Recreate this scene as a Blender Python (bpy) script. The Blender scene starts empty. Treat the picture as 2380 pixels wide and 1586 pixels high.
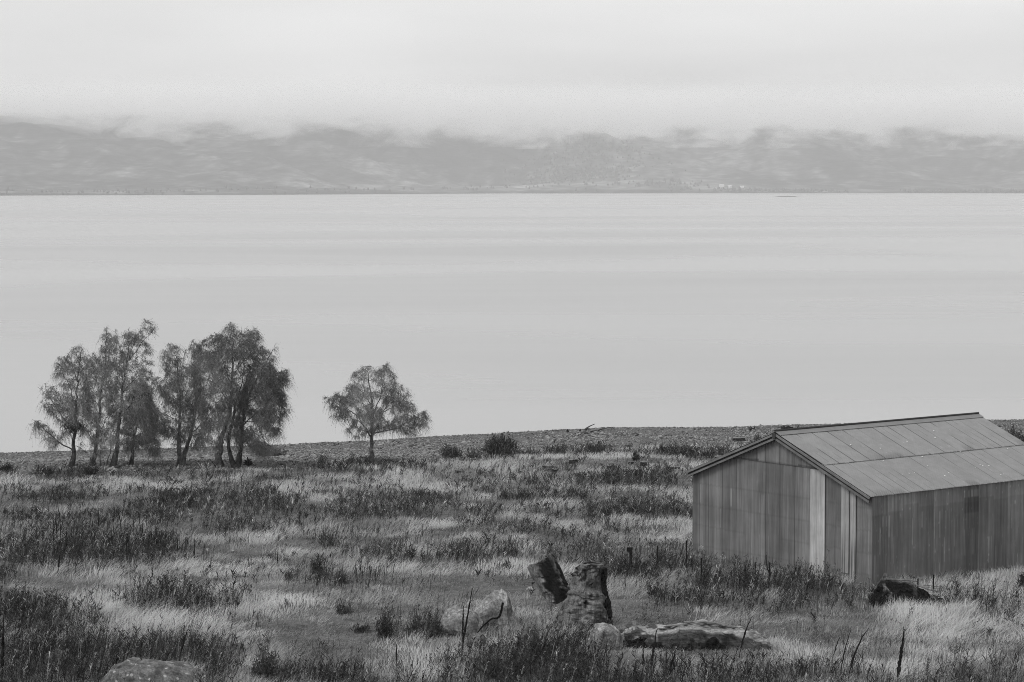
import bpy, math, random
import numpy as np
from mathutils import Vector

C = bpy.context.scene.collection
scene = bpy.context.scene

# ---------------------------------------------------------------- camera
CAM_Z = 26.0
F = 5575.0            # focal length in photograph pixels
TILT = math.atan(368.0 / F)
cam_d = bpy.data.cameras.new("camera")
cam = bpy.data.objects.new("camera", cam_d)
C.objects.link(cam)
cam.location = (0, 0, CAM_Z)
cam.rotation_euler = (math.radians(90) - TILT, 0, 0)
cam_d.sensor_width = 36.0
cam_d.lens = 36.0 * F / 2380.0
cam_d.clip_start = 0.5
cam_d.clip_end = 30000
scene.camera = cam

# ---------------------------------------------------------------- sky and light
SUN_EL, SUN_ROT = math.radians(48), math.radians(200)
world = bpy.data.worlds.new("World")
scene.world = world
world.use_nodes = True
wn, wl = world.node_tree.nodes, world.node_tree.links
wn.clear()


def NN(nodes, t, **kw):
    n = nodes.new(t)
    for k, v in kw.items():
        if k == 'ins':
            for kk, vv in v.items():
                n.inputs[kk].default_value = vv
        else:
            setattr(n, k, v)
    return n


out = NN(wn, 'ShaderNodeOutputWorld')
bg = NN(wn, 'ShaderNodeBackground', ins={'Strength': 0.1})
sky = NN(wn, 'ShaderNodeTexSky', sky_type='NISHITA', sun_disc=False, sun_elevation=SUN_EL, sun_rotation=SUN_ROT,
         air_density=1.0, dust_density=2.0)
bw = NN(wn, 'ShaderNodeRGBToBW')
wl.new(sky.outputs[0], bw.inputs[0])
# the overcast layer: stretched soft cloud structure over the clear-sky radiance
tc = NN(wn, 'ShaderNodeTexCoord')
mp = NN(wn, 'ShaderNodeMapping', ins={'Scale': (3.0, 3.0, 16.0), 'Location': (0.55, 0.0, 0.3)})
wl.new(tc.outputs['Generated'], mp.inputs[0])
nz = NN(wn, 'ShaderNodeTexNoise', ins={'Scale': 1.6, 'Detail': 3.0, 'Roughness': 0.42})
wl.new(mp.outputs[0], nz.inputs['Vector'])
mr = NN(wn, 'ShaderNodeMapRange', ins={'From Min': 0.3, 'From Max': 0.7, 'To Min': 6.3, 'To Max': 8.3})
wl.new(nz.outputs[0], mr.inputs[0])
ma = NN(wn, 'ShaderNodeMath', operation='MULTIPLY', ins={1: 0.12})
wl.new(bw.outputs[0], ma.inputs[0])
ad = NN(wn, 'ShaderNodeMath', operation='ADD')
wl.new(ma.outputs[0], ad.inputs[0])
wl.new(mr.outputs[0], ad.inputs[1])
cur = ad.outputs[0]
# broad brighter and darker swells in the overcast: (azimuth x, height z, half widths, amount)
for dx_, dz_, sx_, sz_, am_ in ((-.15, .060, .07, .016, -.9), (.11, .050, .11, .014, -1.0), (-.085, .055, .05, .02, .5), (-.13, .034, .12, .008, .6),
                                (.05, .080, .16, .012, .6), (.19, .078, .05, .012, .5), (.0, .03, .2, .006, .5), (-.6, .3, .5, .2, -.8), (.7, .35, .5, .2, .6)):
    sb = NN(wn, 'ShaderNodeVectorMath', operation='SUBTRACT'); sb.inputs[1].default_value = (dx_, 0, dz_)
    wl.new(tc.outputs['Generated'], sb.inputs[0])
    ml = NN(wn, 'ShaderNodeVectorMath', operation='MULTIPLY'); ml.inputs[1].default_value = (1 / sx_, 0, 1 / sz_)
    wl.new(sb.outputs[0], ml.inputs[0])
    dt = NN(wn, 'ShaderNodeVectorMath', operation='DOT_PRODUCT')
    wl.new(ml.outputs[0], dt.inputs[0]); wl.new(ml.outputs[0], dt.inputs[1])
    ng = NN(wn, 'ShaderNodeMath', operation='MULTIPLY', ins={1: -1.0}); wl.new(dt.outputs['Value'], ng.inputs[0])
    ex = NN(wn, 'ShaderNodeMath', operation='EXPONENT'); wl.new(ng.outputs[0], ex.inputs[0])
    fm = NN(wn, 'ShaderNodeMath', operation='MULTIPLY_ADD', ins={1: am_}); wl.new(ex.outputs[0], fm.inputs[0]); wl.new(cur, fm.inputs[2])
    cur = fm.outputs[0]
wl.new(cur, bg.inputs[0])
wl.new(bg.outputs[0], out.inputs[0])

sun_d = bpy.data.lights.new("sun", 'SUN')
sun_d.energy = 1.9
sun_d.angle = math.radians(25)
sun_d.color = (1, 1, 1)
sun = bpy.data.objects.new("sun", sun_d)
C.objects.link(sun)
sun.location = (0, 0, 60)
# light comes from the left behind the camera, high
sd = Vector((-0.6, -0.42, 0.85)).normalized()
sun.rotation_euler = sd.to_track_quat('Z', 'Y').to_euler()
SKY_AZ = math.atan2(sd.x, sd.y)
sky.sun_rotation = SKY_AZ
sky.sun_elevation = math.asin(sd.z)

vs = scene.view_settings
vs.view_transform = 'Standard'
vs.look = 'None'
vs.exposure = 0.0
vs.gamma = 1.0
scene.display_settings.display_device = 'sRGB'
cy = scene.cycles
cy.max_bounces = 10
cy.diffuse_bounces = 2
cy.glossy_bounces = 2
cy.transmission_bounces = 2
cy.volume_bounces = 8
cy.transparent_max_bounces = 8
cy.use_denoising = True
cy.denoising_prefilter = 'NONE'
cy.volume_step_rate = 1.0
cy.volume_max_steps = 256
cy.filter_width = 0.95

# ---------------------------------------------------------------- helpers
RNG = np.random.default_rng(7)
random.seed(7)


def ray(px, py):
    """world direction of a photograph pixel (2380 x 1586), y component 1"""
    u = (px - 1190.0) / F
    v = (793.0 - py) / F
    ct, st = math.cos(TILT), math.sin(TILT)
    dy = ct + v * st
    dz = -st + v * ct
    return u / dy, dz / dy


def on_plane(px, py, D):
    u, w = ray(px, py)
    return np.array((u * D, D, CAM_Z + w * D))


def project(x, y, z):
    ct, st = math.cos(TILT), math.sin(TILT)
    dz = z - CAM_Z
    zc = y * ct - dz * st
    yc = y * st + dz * ct
    return 1190.0 + F * x / zc, 793.0 - F * yc / zc


class Noise2:
    def __init__(self, seed):
        self.t = np.random.default_rng(seed).random((256, 256))

    def __call__(self, x, y):
        x = np.asarray(x, float); y = np.asarray(y, float)
        xi = np.floor(x).astype(int); yi = np.floor(y).astype(int)
        fx = x - xi; fy = y - yi
        fx = fx * fx * (3 - 2 * fx); fy = fy * fy * (3 - 2 * fy)
        t = self.t
        a = t[xi & 255, yi & 255]; b = t[(xi + 1) & 255, yi & 255]
        c = t[xi & 255, (yi + 1) & 255]; d = t[(xi + 1) & 255, (yi + 1) & 255]
        return (a * (1 - fx) + b * fx) * (1 - fy) + (c * (1 - fx) + d * fx) * fy

    def fbm(self, x, y, o=4):
        s = 0; a = 0.5; tot = 0
        for k in range(o):
            s = s + a * self(x * 2 ** k + 17.3 * k, y * 2 ** k + 5.1 * k); tot += a; a *= 0.5
        return s / tot


N1, N2, N3, N4 = Noise2(1), Noise2(2), Noise2(3), Noise2(4)


def sstep(a, b, x):
    t = np.clip((np.asarray(x, float) - a) / (b - a), 0, 1)
    return t * t * (3 - 2 * t)


G_H = 13.6  # terrace below the eye


def ground_z(x, y):
    x = np.asarray(x, float); y = np.asarray(y, float)
    crest = np.interp(x, [-32, -16, -9, 0, 6, 14, 25, 32], [17.1, 16.6, 16.35, 15.75, 15.45, 15.4, 15.05, 15.0])
    h = G_H + (crest - G_H) * sstep(110, 152, y) * 1.0
    h = h + (27.5 - crest) * np.clip((y - 151) / 55.0, 0, 1) ** 1.15
    h = h + 2.5 * sstep(206, 320, y)
    h = np.where(y < 56, np.maximum(G_H - (56 - y) * 0.214, 1.6), h)
    bump = (N1.fbm(x / 7.0, y / 7.0, 3) - 0.5) * 0.5 + (N2.fbm(x / 1.3, y / 1.3, 2) - 0.5) * 0.12
    return CAM_Z - h + bump * (1 - sstep(148, 170, y)) * (0.35 + 0.65 * (1 - sstep(112, 130, y)))


def at(px, py):
    """ground point seen at a photograph pixel"""
    u, w = ray(px, py)
    D = 40.0
    for _ in range(2200):
        if CAM_Z + w * D <= float(ground_z(u * D, D)):
            break
        D += 0.06
    return np.array((u * D, D, float(ground_z(u * D, D))))


def tag(o, label=None, cat=None, group=None, kind=None):
    if label: o['label'] = label
    if cat: o['category'] = cat
    if group: o['group'] = group
    if kind: o['kind'] = kind
    return o


def empty(name, loc):
    o = bpy.data.objects.new(name, None)
    C.objects.link(o)
    o.location = tuple(loc)
    o.empty_display_size = 0.2
    return o


def mesh_np(name, V, Fc, mat, parent=None, attrs=None, smooth=False, origin=None):
    """V (n,3), Fc (m,k) world coordinates; linked as one mesh object"""
    V = np.asarray(V, np.float32)
    if parent is not None:
        V = V - np.array(parent.location, np.float32)
    elif origin is not None:
        V = V - np.array(origin, np.float32)
    me = bpy.data.meshes.new(name)
    if isinstance(Fc, np.ndarray):
        m, k = Fc.shape
        me.vertices.add(len(V)); me.vertices.foreach_set('co', V.ravel())
        me.loops.add(m * k); me.loops.foreach_set('vertex_index', Fc.astype(np.int32).ravel())
        me.polygons.add(m)
        me.polygons.foreach_set('loop_start', np.arange(0, m * k, k, dtype=np.int32))
        if smooth:
            me.polygons.foreach_set('use_smooth', np.ones(m, bool))
        me.update(calc_edges=True)
    else:
        me.from_pydata([tuple(map(float, v)) for v in V], [], [tuple(map(int, f)) for f in Fc])
        if smooth:
            me.polygons.foreach_set('use_smooth', np.ones(len(me.polygons), bool))
    if attrs:
        for k_, v_ in attrs.items():
            a = me.attributes.new(k_, 'FLOAT', 'POINT')
            a.data.foreach_set('value', np.asarray(v_, np.float32).ravel())
    if mat is not None:
        me.materials.append(mat)
    o = bpy.data.objects.new(name, me)
    C.objects.link(o)
    if parent is not None:
        o.parent = parent
    elif origin is not None:
        o.location = tuple(origin)
    return o


class MB:
    """collects pieces (verts, faces, shade) for one mesh object"""
    def __init__(self):
        self.V = []; self.F = []; self.S = []; self.n = 0

    def add(self, V, Fc, shade=1.0):
        V = np.asarray(V, float).reshape(-1, 3)
        self.V.append(V)
        for f in Fc:
            self.F.append(tuple(int(i) + self.n for i in f))
        self.S.append(np.full(len(V), shade) if np.isscalar(shade) else np.asarray(shade))
        self.n += len(V)
        return self

    def box(self, c, sx, sy, sz, ax=None, shade=1.0):
        """box of size sx,sy,sz about c with axes ax (3x3 rows)"""
        ax = np.eye(3) if ax is None else np.asarray(ax, float)
        V = []
        for i in (-.5, .5):
            for j in (-.5, .5):
                for k in (-.5, .5):
                    V.append(np.asarray(c) + ax[0] * i * sx + ax[1] * j * sy + ax[2] * k * sz)
        return self.add(V, [(0, 1, 3, 2), (4, 6, 7, 5), (0, 4, 5, 1), (2, 3, 7, 6), (0, 2, 6, 4), (1, 5, 7, 3)], shade)

    def tube(self, P, R, n=8, jit=0.0, rng=None, shade=1.0, cap=True, flat=1.0):
        P = np.asarray(P, float); m = len(P)
        R = np.broadcast_to(np.asarray(R, float), (m,))
        T = np.gradient(P, axis=0)
        T /= np.linalg.norm(T, axis=1)[:, None] + 1e-9
        up = np.array((0.13, 1.0, 0.07))
        V = []
        for i in range(m):
            a = np.cross(T[i], up); a /= np.linalg.norm(a) + 1e-9
            b = np.cross(T[i], a)
            for k in range(n):
                t = 2 * math.pi * k / n
                r = R[i] * (1 + (jit * (rng.random() - 0.5) if rng is not None else 0))
                V.append(P[i] + r * (math.cos(t) * a + math.sin(t) * b * flat))
        Fc = []
        for i in range(m - 1):
            for k in range(n):
                Fc.append((i * n + k, i * n + (k + 1) % n, (i + 1) * n + (k + 1) % n, (i + 1) * n + k))
        if cap:
            Fc.append(tuple(range(n))[::-1]); Fc.append(tuple((m - 1) * n + k for k in range(n)))
        return self.add(V, Fc, shade)

    def build(self, name, mat, parent=None, smooth=False, origin=None):
        return mesh_np(name, np.vstack(self.V), self.F, mat, parent, {'shade': np.concatenate(self.S)}, smooth, origin)


def ribbons(P, W, side, shade=None):
    """P (n,k,3) centre lines, W (n,k) full widths, side (n,3) -> verts, quads, shade per vertex"""
    n, k, _ = P.shape
    off = side[:, None, :] * (W[:, :, None] * 0.5)
    V = np.stack((P - off, P + off), axis=2).reshape(n * k * 2, 3)
    base = (np.arange(n) * k * 2)[:, None] + (np.arange(k - 1) * 2)[None, :]
    Q = np.stack((base, base + 1, base + 3, base + 2), axis=-1).reshape(-1, 4)
    s = np.ones((n, k, 2)) if shade is None else np.broadcast_to(np.asarray(shade).reshape(n, -1, 1), (n, k, 2))
    return V, Q, s.reshape(-1)


def join(parts):
    V, Q, S = [], [], []
    o = 0
    for v, q, s in parts:
        V.append(v); Q.append(q + o); S.append(s); o += len(v)
    return np.vstack(V), np.vstack(Q), np.concatenate(S)


# ---------------------------------------------------------------- materials
def gmat(name, val=0.2, rough=0.8, spec=0.3, metal=0.0, shade=True, noise=None, bump=None, lo=None, transl=0.0):
    """grey procedural material. noise=(scale, detail, low, high, stretch xyz) multiplies; bump=(scale, strength, dist)"""
    m = bpy.data.materials.new(name)
    m.use_nodes = True
    nt = m.node_tree; nd, lk = nt.nodes, nt.links
    nd.clear()
    o = NN(nd, 'ShaderNodeOutputMaterial')
    p = NN(nd, 'ShaderNodeBsdfPrincipled', ins={'Roughness': rough, 'Specular IOR Level': spec, 'Metallic': metal})
    cur = NN(nd, 'ShaderNodeValue'); cur.outputs[0].default_value = val
    cur = cur.outputs[0]

    def mul(a, b):
        x = NN(nd, 'ShaderNodeMath', operation='MULTIPLY')
        lk.new(a, x.inputs[0]); lk.new(b, x.inputs[1])
        return x.outputs[0]
    if shade:
        at_ = NN(nd, 'ShaderNodeAttribute', attribute_name='shade')
        cur = mul(cur, at_.outputs['Fac'])
    tcn = NN(nd, 'ShaderNodeTexCoord')
    for spec_n in (noise or []):
        sc, det, a, b, st = spec_n
        mpn = NN(nd, 'ShaderNodeMapping', ins={'Scale': st})
        lk.new(tcn.outputs['Object'], mpn.inputs[0])
        nn = NN(nd, 'ShaderNodeTexNoise', ins={'Scale': sc, 'Detail': det, 'Roughness': 0.6})
        lk.new(mpn.outputs[0], nn.inputs['Vector'])
        r = NN(nd, 'ShaderNodeMapRange', ins={'From Min': 0.35, 'From Max': 0.65, 'To Min': a, 'To Max': b})
        lk.new(nn.outputs[0], r.inputs[0])
        cur = mul(cur, r.outputs[0])
    lk.new(cur, p.inputs['Base Color'])
    if bump:
        bn = NN(nd, 'ShaderNodeTexNoise', ins={'Scale': bump[0], 'Detail': 6.0, 'Roughness': 0.65})
        mpn = NN(nd, 'ShaderNodeMapping', ins={'Scale': bump[3] if len(bump) > 3 else (1, 1, 1)})
        lk.new(tcn.outputs['Object'], mpn.inputs[0]); lk.new(mpn.outputs[0], bn.inputs['Vector'])
        bb = NN(nd, 'ShaderNodeBump', ins={'Strength': bump[1], 'Distance': bump[2]})
        lk.new(bn.outputs[0], bb.inputs['Height']); lk.new(bb.outputs[0], p.inputs['Normal'])
    if transl > 0:
        tr = NN(nd, 'ShaderNodeBsdfTranslucent')
        lk.new(cur, tr.inputs[0])
        mx = NN(nd, 'ShaderNodeMixShader', ins={0: transl})
        lk.new(p.outputs[0], mx.inputs[1]); lk.new(tr.outputs[0], mx.inputs[2])
        lk.new(mx.outputs[0], o.inputs[0])
    else:
        lk.new(p.outputs[0], o.inputs[0])
    return m

# ================================================================ far: lake, hills, cloud, haze
def shore_y(x):
    """distance of the far shoreline"""
    x = np.asarray(x, float)
    b = np.interp(x, [-3500, -1030, -500, -10, 1250, 3500], [4000, 4850, 5200, 5850, 5950, 6300])
    return b + (N3.fbm(x / 260.0, x * 0 + 3.3, 3) - 0.5) * 90


def hill_z(x, y):
    x = np.asarray(x, float); y = np.asarray(y, float)
    d = y - shore_y(x)
    s = sstep(-0.15, 0.35, x / 1250.0 * 1.0)           # right part: steeper, nearer
    near = 5 * (1 - np.exp(-np.clip(d, 0, 9999) / 60.0)) + 0.018 * np.clip(d, 0, 900)
    gul = N1.fbm(x / 330.0 + y / 900.0, y / 900.0, 4)
    rid = np.abs(N2.fbm(x / 240.0 - y / 500.0, y / 460.0, 4) - 0.5) * 2
    rise = (270 - 35 * sstep(-500, -1100, x)) * sstep(120 + 260 * (1 - s), 2000, d + 500 * (gul - 0.5))
    tex = (rid * 24 + (gul - .5) * 40 + (N4.fbm(x / 60.0, y / 60.0, 3) - .5) * 12) * np.clip(d / 900.0, 0, 1)
    fan = 26 * np.exp(-((x - 330) / 330.0) ** 2) * np.exp(-((d - 330) / 260.0) ** 2)
    terr = 5 * np.sin((d + 60 * (gul - .5)) / 38.0) * s * np.clip(d / 600, 0, 1)
    z = near + rise + tex + fan + terr
    z = np.maximum(z, 0.6)
    z = np.where(z > 140, 140 + 95 * np.tanh((z - 140) / 95.0), z)
    return np.where(d < 0, -3.0, z)


def far_hills():
    xs = np.arange(-3200, 3201, 16.0)
    t = np.concatenate((np.arange(-60, 600, 9.0), np.arange(600, 2500, 16.0)))
    X = np.repeat(xs[:, None], len(t), 1)
    Y = shore_y(X) + t[None, :]
    Z = hill_z(X, Y)
    Z = np.where(t[None, :] < 0, -3.0, Z)
    nx, ny = X.shape
    idx = np.arange(nx * ny).reshape(nx, ny)
    Q = np.stack((idx[:-1, :-1], idx[1:, :-1], idx[1:, 1:], idx[:-1, 1:]), -1).reshape(-1, 4)
    d = np.broadcast_to(t[None, :], X.shape)
    # vegetation cover: dark forest and scrub against pale tussock
    f = N2.fbm(X / 300.0, Y / 300.0, 4)
    forest = sstep(0.46, 0.56, f + 0.10 * sstep(300, -500, X) + 0.1 * sstep(200, 900, d) * sstep(250, 0, X) - 0.13 * sstep(150, 500, X))
    forest = np.maximum(forest, 0.8 * np.exp(-((X - 230) / 140.0) ** 2) * np.exp(-((d - 800) / 260.0) ** 2))
    n2 = N3.fbm(X / 45.0, Y / 160.0, 4)
    tus = 0.10 + 0.07 * sstep(0.4, 0.62, n2)
    tus = tus + 0.07 * sstep(0.45, 0.6, N4.fbm(X / 240.0, d / 26.0, 3)) * sstep(900, 30, d) * sstep(-300, 200, X) * sstep(1300, 500, X)
    tus = tus * (.85 + .3 * sstep(.42, .58, N1.fbm(X / 70.0, Z / 5.0, 3)))
    tus = tus * (1 - .4 * (N2.fbm(X / 16.0, Y / 40.0, 2) > .60))
    forest = forest * (.3 + .6 * sstep(.35, .5, N3.fbm(X / 22.0, Y / 50.0, 3)))
    sh = tus * (1 - forest) + 0.045 * forest
    sh = sh * (.45 + .55 * sstep(10, 70, d))
    o = mesh_np('hills', np.stack((X, Y, Z), -1).reshape(-1, 3), Q,
                gmat('hill_tussock', 1.0, 0.95, 0.0, noise=[(0.02, 5, 0.6, 1.35, (1, 1, 3)), (0.06, 4, 0.6, 1.4, (0.5, 1, 4))]), None,
                {'shade': sh.reshape(-1)}, True)
    tag(o, 'hazy tussock hills rising into low cloud across the lake', kind='structure')


far_hills()


def far_treeline():
    r = np.random.default_rng(5)
    mb_v, mb_f = [], []
    n = 0
    pts = []
    for k in range(900):
        x = r.uniform(250, 1900) if r.random() < 0.75 else r.uniform(-1500, 400)
        pts.append((x, r.uniform(8, 70) if x > 500 else r.uniform(8, 260)))
    for k in range(700):   # stand above the fan
        pts.append((r.normal(190, 90), abs(r.normal(560, 200)) + 120))
    for x, d in pts:
        if N1(x / 90.0, 2.0) < 0.42 and d < 80:
            continue
        y = float(shore_y(x)) + d
        z = float(hill_z(x, y))
        h = r.uniform(4, 8.5); w = h * r.uniform(.3, .5)
        a0 = r.random() * 6
        ring1 = [(x + w * math.cos(a0 + t) * r.uniform(.7, 1.2), y + w * math.sin(a0 + t), z - 1 + h * .12) for t in np.arange(5) * 1.2566]
        ring2 = [(x + w * .75 * math.cos(a0 + t + .6) * r.uniform(.7, 1.2), y + w * .7 * math.sin(a0 + t + .6), z + h * .5) for t in np.arange(5) * 1.2566]
        V = ring1 + ring2 + [(x, y, z + h), (x, y, z - 1)]
        mb_v += V
        for i in range(5):
            j = (i + 1) % 5
            mb_f += [(n + i, n + j, n + 5 + i), (n + j, n + 5 + j, n + 5 + i), (n + 5 + i, n + 5 + j, n + 10), (n + j, n + i, n + 11)]
        n += 12
    o = mesh_np('treeline', np.array(mb_v), np.array(mb_f), gmat('far_conifer', 0.06, 0.9, 0.0, shade=False), origin=(0, 5900, 10))
    tag(o, 'dark far-off trees and scrub along the opposite shore', kind='stuff')


far_treeline()


def farmhouse(px, D_off, w, l, h, rot, label):
    u, _ = ray(px, 440)
    x = u * 5950; y = float(shore_y(x)) + D_off
    x = u * y
    z = float(hill_z(x, y)) - 0.5
    t = empty('farmhouse', (x, y, z))
    tag(t, label, 'house', 'farm buildings on the far shore')
    ca, sa = math.cos(rot), math.sin(rot)
    ax = np.array(((ca, sa, 0), (-sa, ca, 0), (0, 0, 1)))
    b = MB(); c = np.array((x, y, z))
    b.box(c + ax[2] * h / 2, l, w, h, ax)
    b.build('wall', M_white, t)
    b = MB()
    e = []
    for sx in (-.54, .54):
        for sy, zz in ((-.6, h - .2), (0, h + w * .42), (.6, h - .2), (0, h - .1)):
            e.append(c + ax[0] * l * sx + ax[1] * w * sy + ax[2] * zz)
    b.add(e, [(0, 1, 2, 3), (4, 7, 6, 5), (0, 4, 5, 1), (1, 5, 6, 2), (2, 6, 7, 3), (3, 7, 4, 0)])
    b.build('roof', M_roofgrey, t)
    b = MB()
    for k in (-.25, .25):
        b = MB()
        b.box(c + ax[0] * l * k - ax[1] * (w / 2 + .03) + ax[2] * h * .5, 1.2, .06, 1.1, ax).build('window', M_darkglass, t)
    


M_white = gmat('white_paint', 0.8, 0.6)
M_roofgrey = gmat('house_roof', 0.45, 0.5)
M_darkglass = gmat('dark_pane', 0.04, 0.2, 0.5)
farmhouse(1677, 110, 7, 12, 4, 0.2, 'tiny white farmhouse, leftmost of three on the far shore')
farmhouse(1696, 100, 6, 9, 4, -0.1, 'tiny white farmhouse, middle one of three on the far shore')
farmhouse(1724, 95, 6, 10, 4, 0.1, 'tiny white farmhouse, rightmost of three on the far shore')


def lake():
    xs = np.concatenate((np.linspace(-9000, -200, 12), np.linspace(-150, 150, 9), np.linspace(200, 9000, 12)))
    ys = np.concatenate((np.linspace(120, 400, 8), np.linspace(600, 9000, 20)))
    X, Y = np.meshgrid(xs, ys, indexing='ij')
    nx, ny = X.shape
    idx = np.arange(nx * ny).reshape(nx, ny)
    Q = np.stack((idx[:-1, :-1], idx[1:, :-1], idx[1:, 1:], idx[:-1, 1:]), -1).reshape(-1, 4)
    m = bpy.data.materials.new('lake_water'); m.use_nodes = True
    nt = m.node_tree; nd, lk = nt.nodes, nt.links
    p = nd['Principled BSDF']
    p.inputs['Base Color'].default_value = (0.36, 0.36, 0.36, 1)
    p.inputs['IOR'].default_value = 1.33
    p.inputs['Specular IOR Level'].default_value = 0.5
    tcn = NN(nd, 'ShaderNodeTexCoord')
    # wind lanes: long bands of rougher and smoother water
    mpn = NN(nd, 'ShaderNodeMapping', ins={'Scale': (0.0013, 0.0034, 1), 'Rotation': (0, 0, 0.22)})
    lk.new(tcn.outputs['Object'], mpn.inputs[0])
    n1 = NN(nd, 'ShaderNodeTexNoise', ins={'Scale': 1.0, 'Detail': 3.0, 'Roughness': 0.5, 'Distortion': 1.1})
    lk.new(mpn.outputs[0], n1.inputs['Vector'])
    mpn3 = NN(nd, 'ShaderNodeMapping', ins={'Scale': (0.006, 0.055, 1), 'Rotation': (0, 0, -0.06)})
    lk.new(tcn.outputs['Object'], mpn3.inputs[0])
    n3 = NN(nd, 'ShaderNodeTexNoise', ins={'Scale': 1.0, 'Detail': 4.0, 'Roughness': 0.6})
    lk.new(mpn3.outputs[0], n3.inputs['Vector'])
    av = NN(nd, 'ShaderNodeMath', operation='MULTIPLY_ADD', ins={1: 0.12})
    lk.new(n3.outputs[0], av.inputs[0]); lk.new(n1.outputs[0], av.inputs[2])
    r1 = NN(nd, 'ShaderNodeMapRange', ins={'From Min': 0.48, 'From Max': 0.78, 'To Min': 0.22, 'To Max': 0.36})
    lk.new(av.outputs[0], r1.inputs[0])
    # the open water far out is rougher with wind
    sx = NN(nd, 'ShaderNodeSeparateXYZ'); lk.new(tcn.outputs['Object'], sx.inputs[0])
    rf = NN(nd, 'ShaderNodeMapRange', ins={'From Min': 900.0, 'From Max': 4200.0, 'To Min': 0.0, 'To Max': 0.04})
    lk.new(sx.outputs['Y'], rf.inputs[0])
    ra = NN(nd, 'ShaderNodeMath', operation='ADD'); lk.new(r1.outputs[0], ra.inputs[0]); lk.new(rf.outputs[0], ra.inputs[1])
    lk.new(ra.outputs[0], p.inputs['Roughness'])
    r2 = NN(nd, 'ShaderNodeMapRange', ins={'From Min': 0.48, 'From Max': 0.78, 'To Min': 0.006, 'To Max': 0.02})
    lk.new(av.outputs[0], r2.inputs[0])
    n2 = NN(nd, 'ShaderNodeTexNoise', ins={'Scale': 0.35, 'Detail': 3.0, 'Roughness': 0.6})
    lk.new(tcn.outputs['Object'], n2.inputs['Vector'])
    b = NN(nd, 'ShaderNodeBump', ins={'Distance': 1.0})
    lk.new(r2.outputs[0], b.inputs['Strength'])
    lk.new(n2.outputs[0], b.inputs['Height']); lk.new(b.outputs[0], p.inputs['Normal'])
    o = mesh_np('lake', np.stack((X, Y, X * 0), -1).reshape(-1, 3), Q, m, None)
    tag(o, 'calm pale grey lake with faint wind lanes', kind='structure')


lake()


def shoal():
    c = on_plane(1830, 458, 4700); x0 = c[0]; y0 = 26 / (-(ray(1830, 458)[1]))
    x0 = ray(1830, 458)[0] * y0
    r = np.random.default_rng(9)
    n = 40; V = [(x0, y0, 1.6)]
    for rr, z in ((0.5, 1.1), (1.0, -0.5)):
        for k in range(n):
            t = 2 * math.pi * k / n
            j = r.uniform(.75, 1.15)
            V.append((x0 + 26 * rr * math.cos(t) * j, y0 + 90 * rr * math.sin(t) * j, z * r.uniform(.8, 1.2)))
    Fc = []
    for k in range(n):
        l = (k + 1) % n
        Fc.append((0, 1 + k, 1 + l)); Fc.append((1 + k, 1 + n + k, 1 + n + l, 1 + l))
    o = mesh_np('islet', np.array(V), Fc, gmat('shoal_rock', 0.1, 0.9, 0.1, shade=False), origin=(x0, y0, 0))
    tag(o, 'low dark gravel islet in the lake near the far shore', kind='structure')


shoal()


def volume_mat(name, density, color=0.9, aniso=0.0, cloud=False):
    m = bpy.data.materials.new(name); m.use_nodes = True
    nd, lk = m.node_tree.nodes, m.node_tree.links
    nd.clear()
    o = NN(nd, 'ShaderNodeOutputMaterial')
    v = NN(nd, 'ShaderNodeVolumePrincipled', ins={'Color': (color, color, color, 1), 'Density': density, 'Anisotropy': aniso})
    lk.new(v.outputs[0], o.inputs['Volume'])
    if cloud:
        t = NN(nd, 'ShaderNodeTexCoord')
        mpn = NN(nd, 'ShaderNodeMapping', ins={'Scale': (1 / 130.0, 1 / 300.0, 1 / 60.0), 'Rotation': (0, 0.6, 0)})
        lk.new(t.outputs['Object'], mpn.inputs[0])
        n = NN(nd, 'ShaderNodeTexNoise', ins={'Scale': 1.0, 'Detail': 5.0, 'Roughness': 0.6, 'Distortion': 0.5})
        lk.new(mpn.outputs[0], n.inputs['Vector'])
        sp = NN(nd, 'ShaderNodeSeparateXYZ'); lk.new(t.outputs['Object'], sp.inputs[0])
        # cloud thickens with height above the lake
        h = NN(nd, 'ShaderNodeMapRange', ins={'From Min': -75.0, 'From Max': 5.0, 'To Min': -0.17, 'To Max': 0.24})
        h.clamp = True
        lk.new(sp.outputs['Z'], h.inputs[0])
        hx = NN(nd, 'ShaderNodeMapRange', ins={'From Min': -1100.0, 'From Max': 800.0, 'To Min': 0.07, 'To Max': -0.06})
        lk.new(sp.outputs['X'], hx.inputs[0])
        na = NN(nd, 'ShaderNodeMath', operation='MULTIPLY_ADD', ins={1: 1.7, 2: -0.35}); lk.new(n.outputs[0], na.inputs[0])
        a = NN(nd, 'ShaderNodeMath', operation='ADD'); lk.new(na.outputs[0], a.inputs[0]); lk.new(h.outputs[0], a.inputs[1])
        a2 = NN(nd, 'ShaderNodeMath', operation='ADD'); lk.new(a.outputs[0], a2.inputs[0]); lk.new(hx.outputs[0], a2.inputs[1])
        r = NN(nd, 'ShaderNodeMapRange', ins={'From Min': 0.40, 'From Max': 0.66, 'To Min': 0.0, 'To Max': density})
        lk.new(a2.outputs[0], r.inputs[0])
        tp = NN(nd, 'ShaderNodeMapRange', ins={'From Min': 15.0, 'From Max': 75.0, 'To Min': 1.0, 'To Max': 0.0})
        lk.new(sp.outputs['Z'], tp.inputs[0])
        q = NN(nd, 'ShaderNodeMath', operation='MULTIPLY'); lk.new(r.outputs[0], q.inputs[0]); lk.new(tp.outputs[0], q.inputs[1])
        lk.new(q.outputs[0], v.inputs['Density'])
    return m


def box_obj(name, lo, hi, mat):
    lo = np.array(lo, float); hi = np.array(hi, float); c = (lo + hi) / 2
    b = MB().box(c, *(hi - lo))
    return b.build(name, mat, origin=c)


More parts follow.
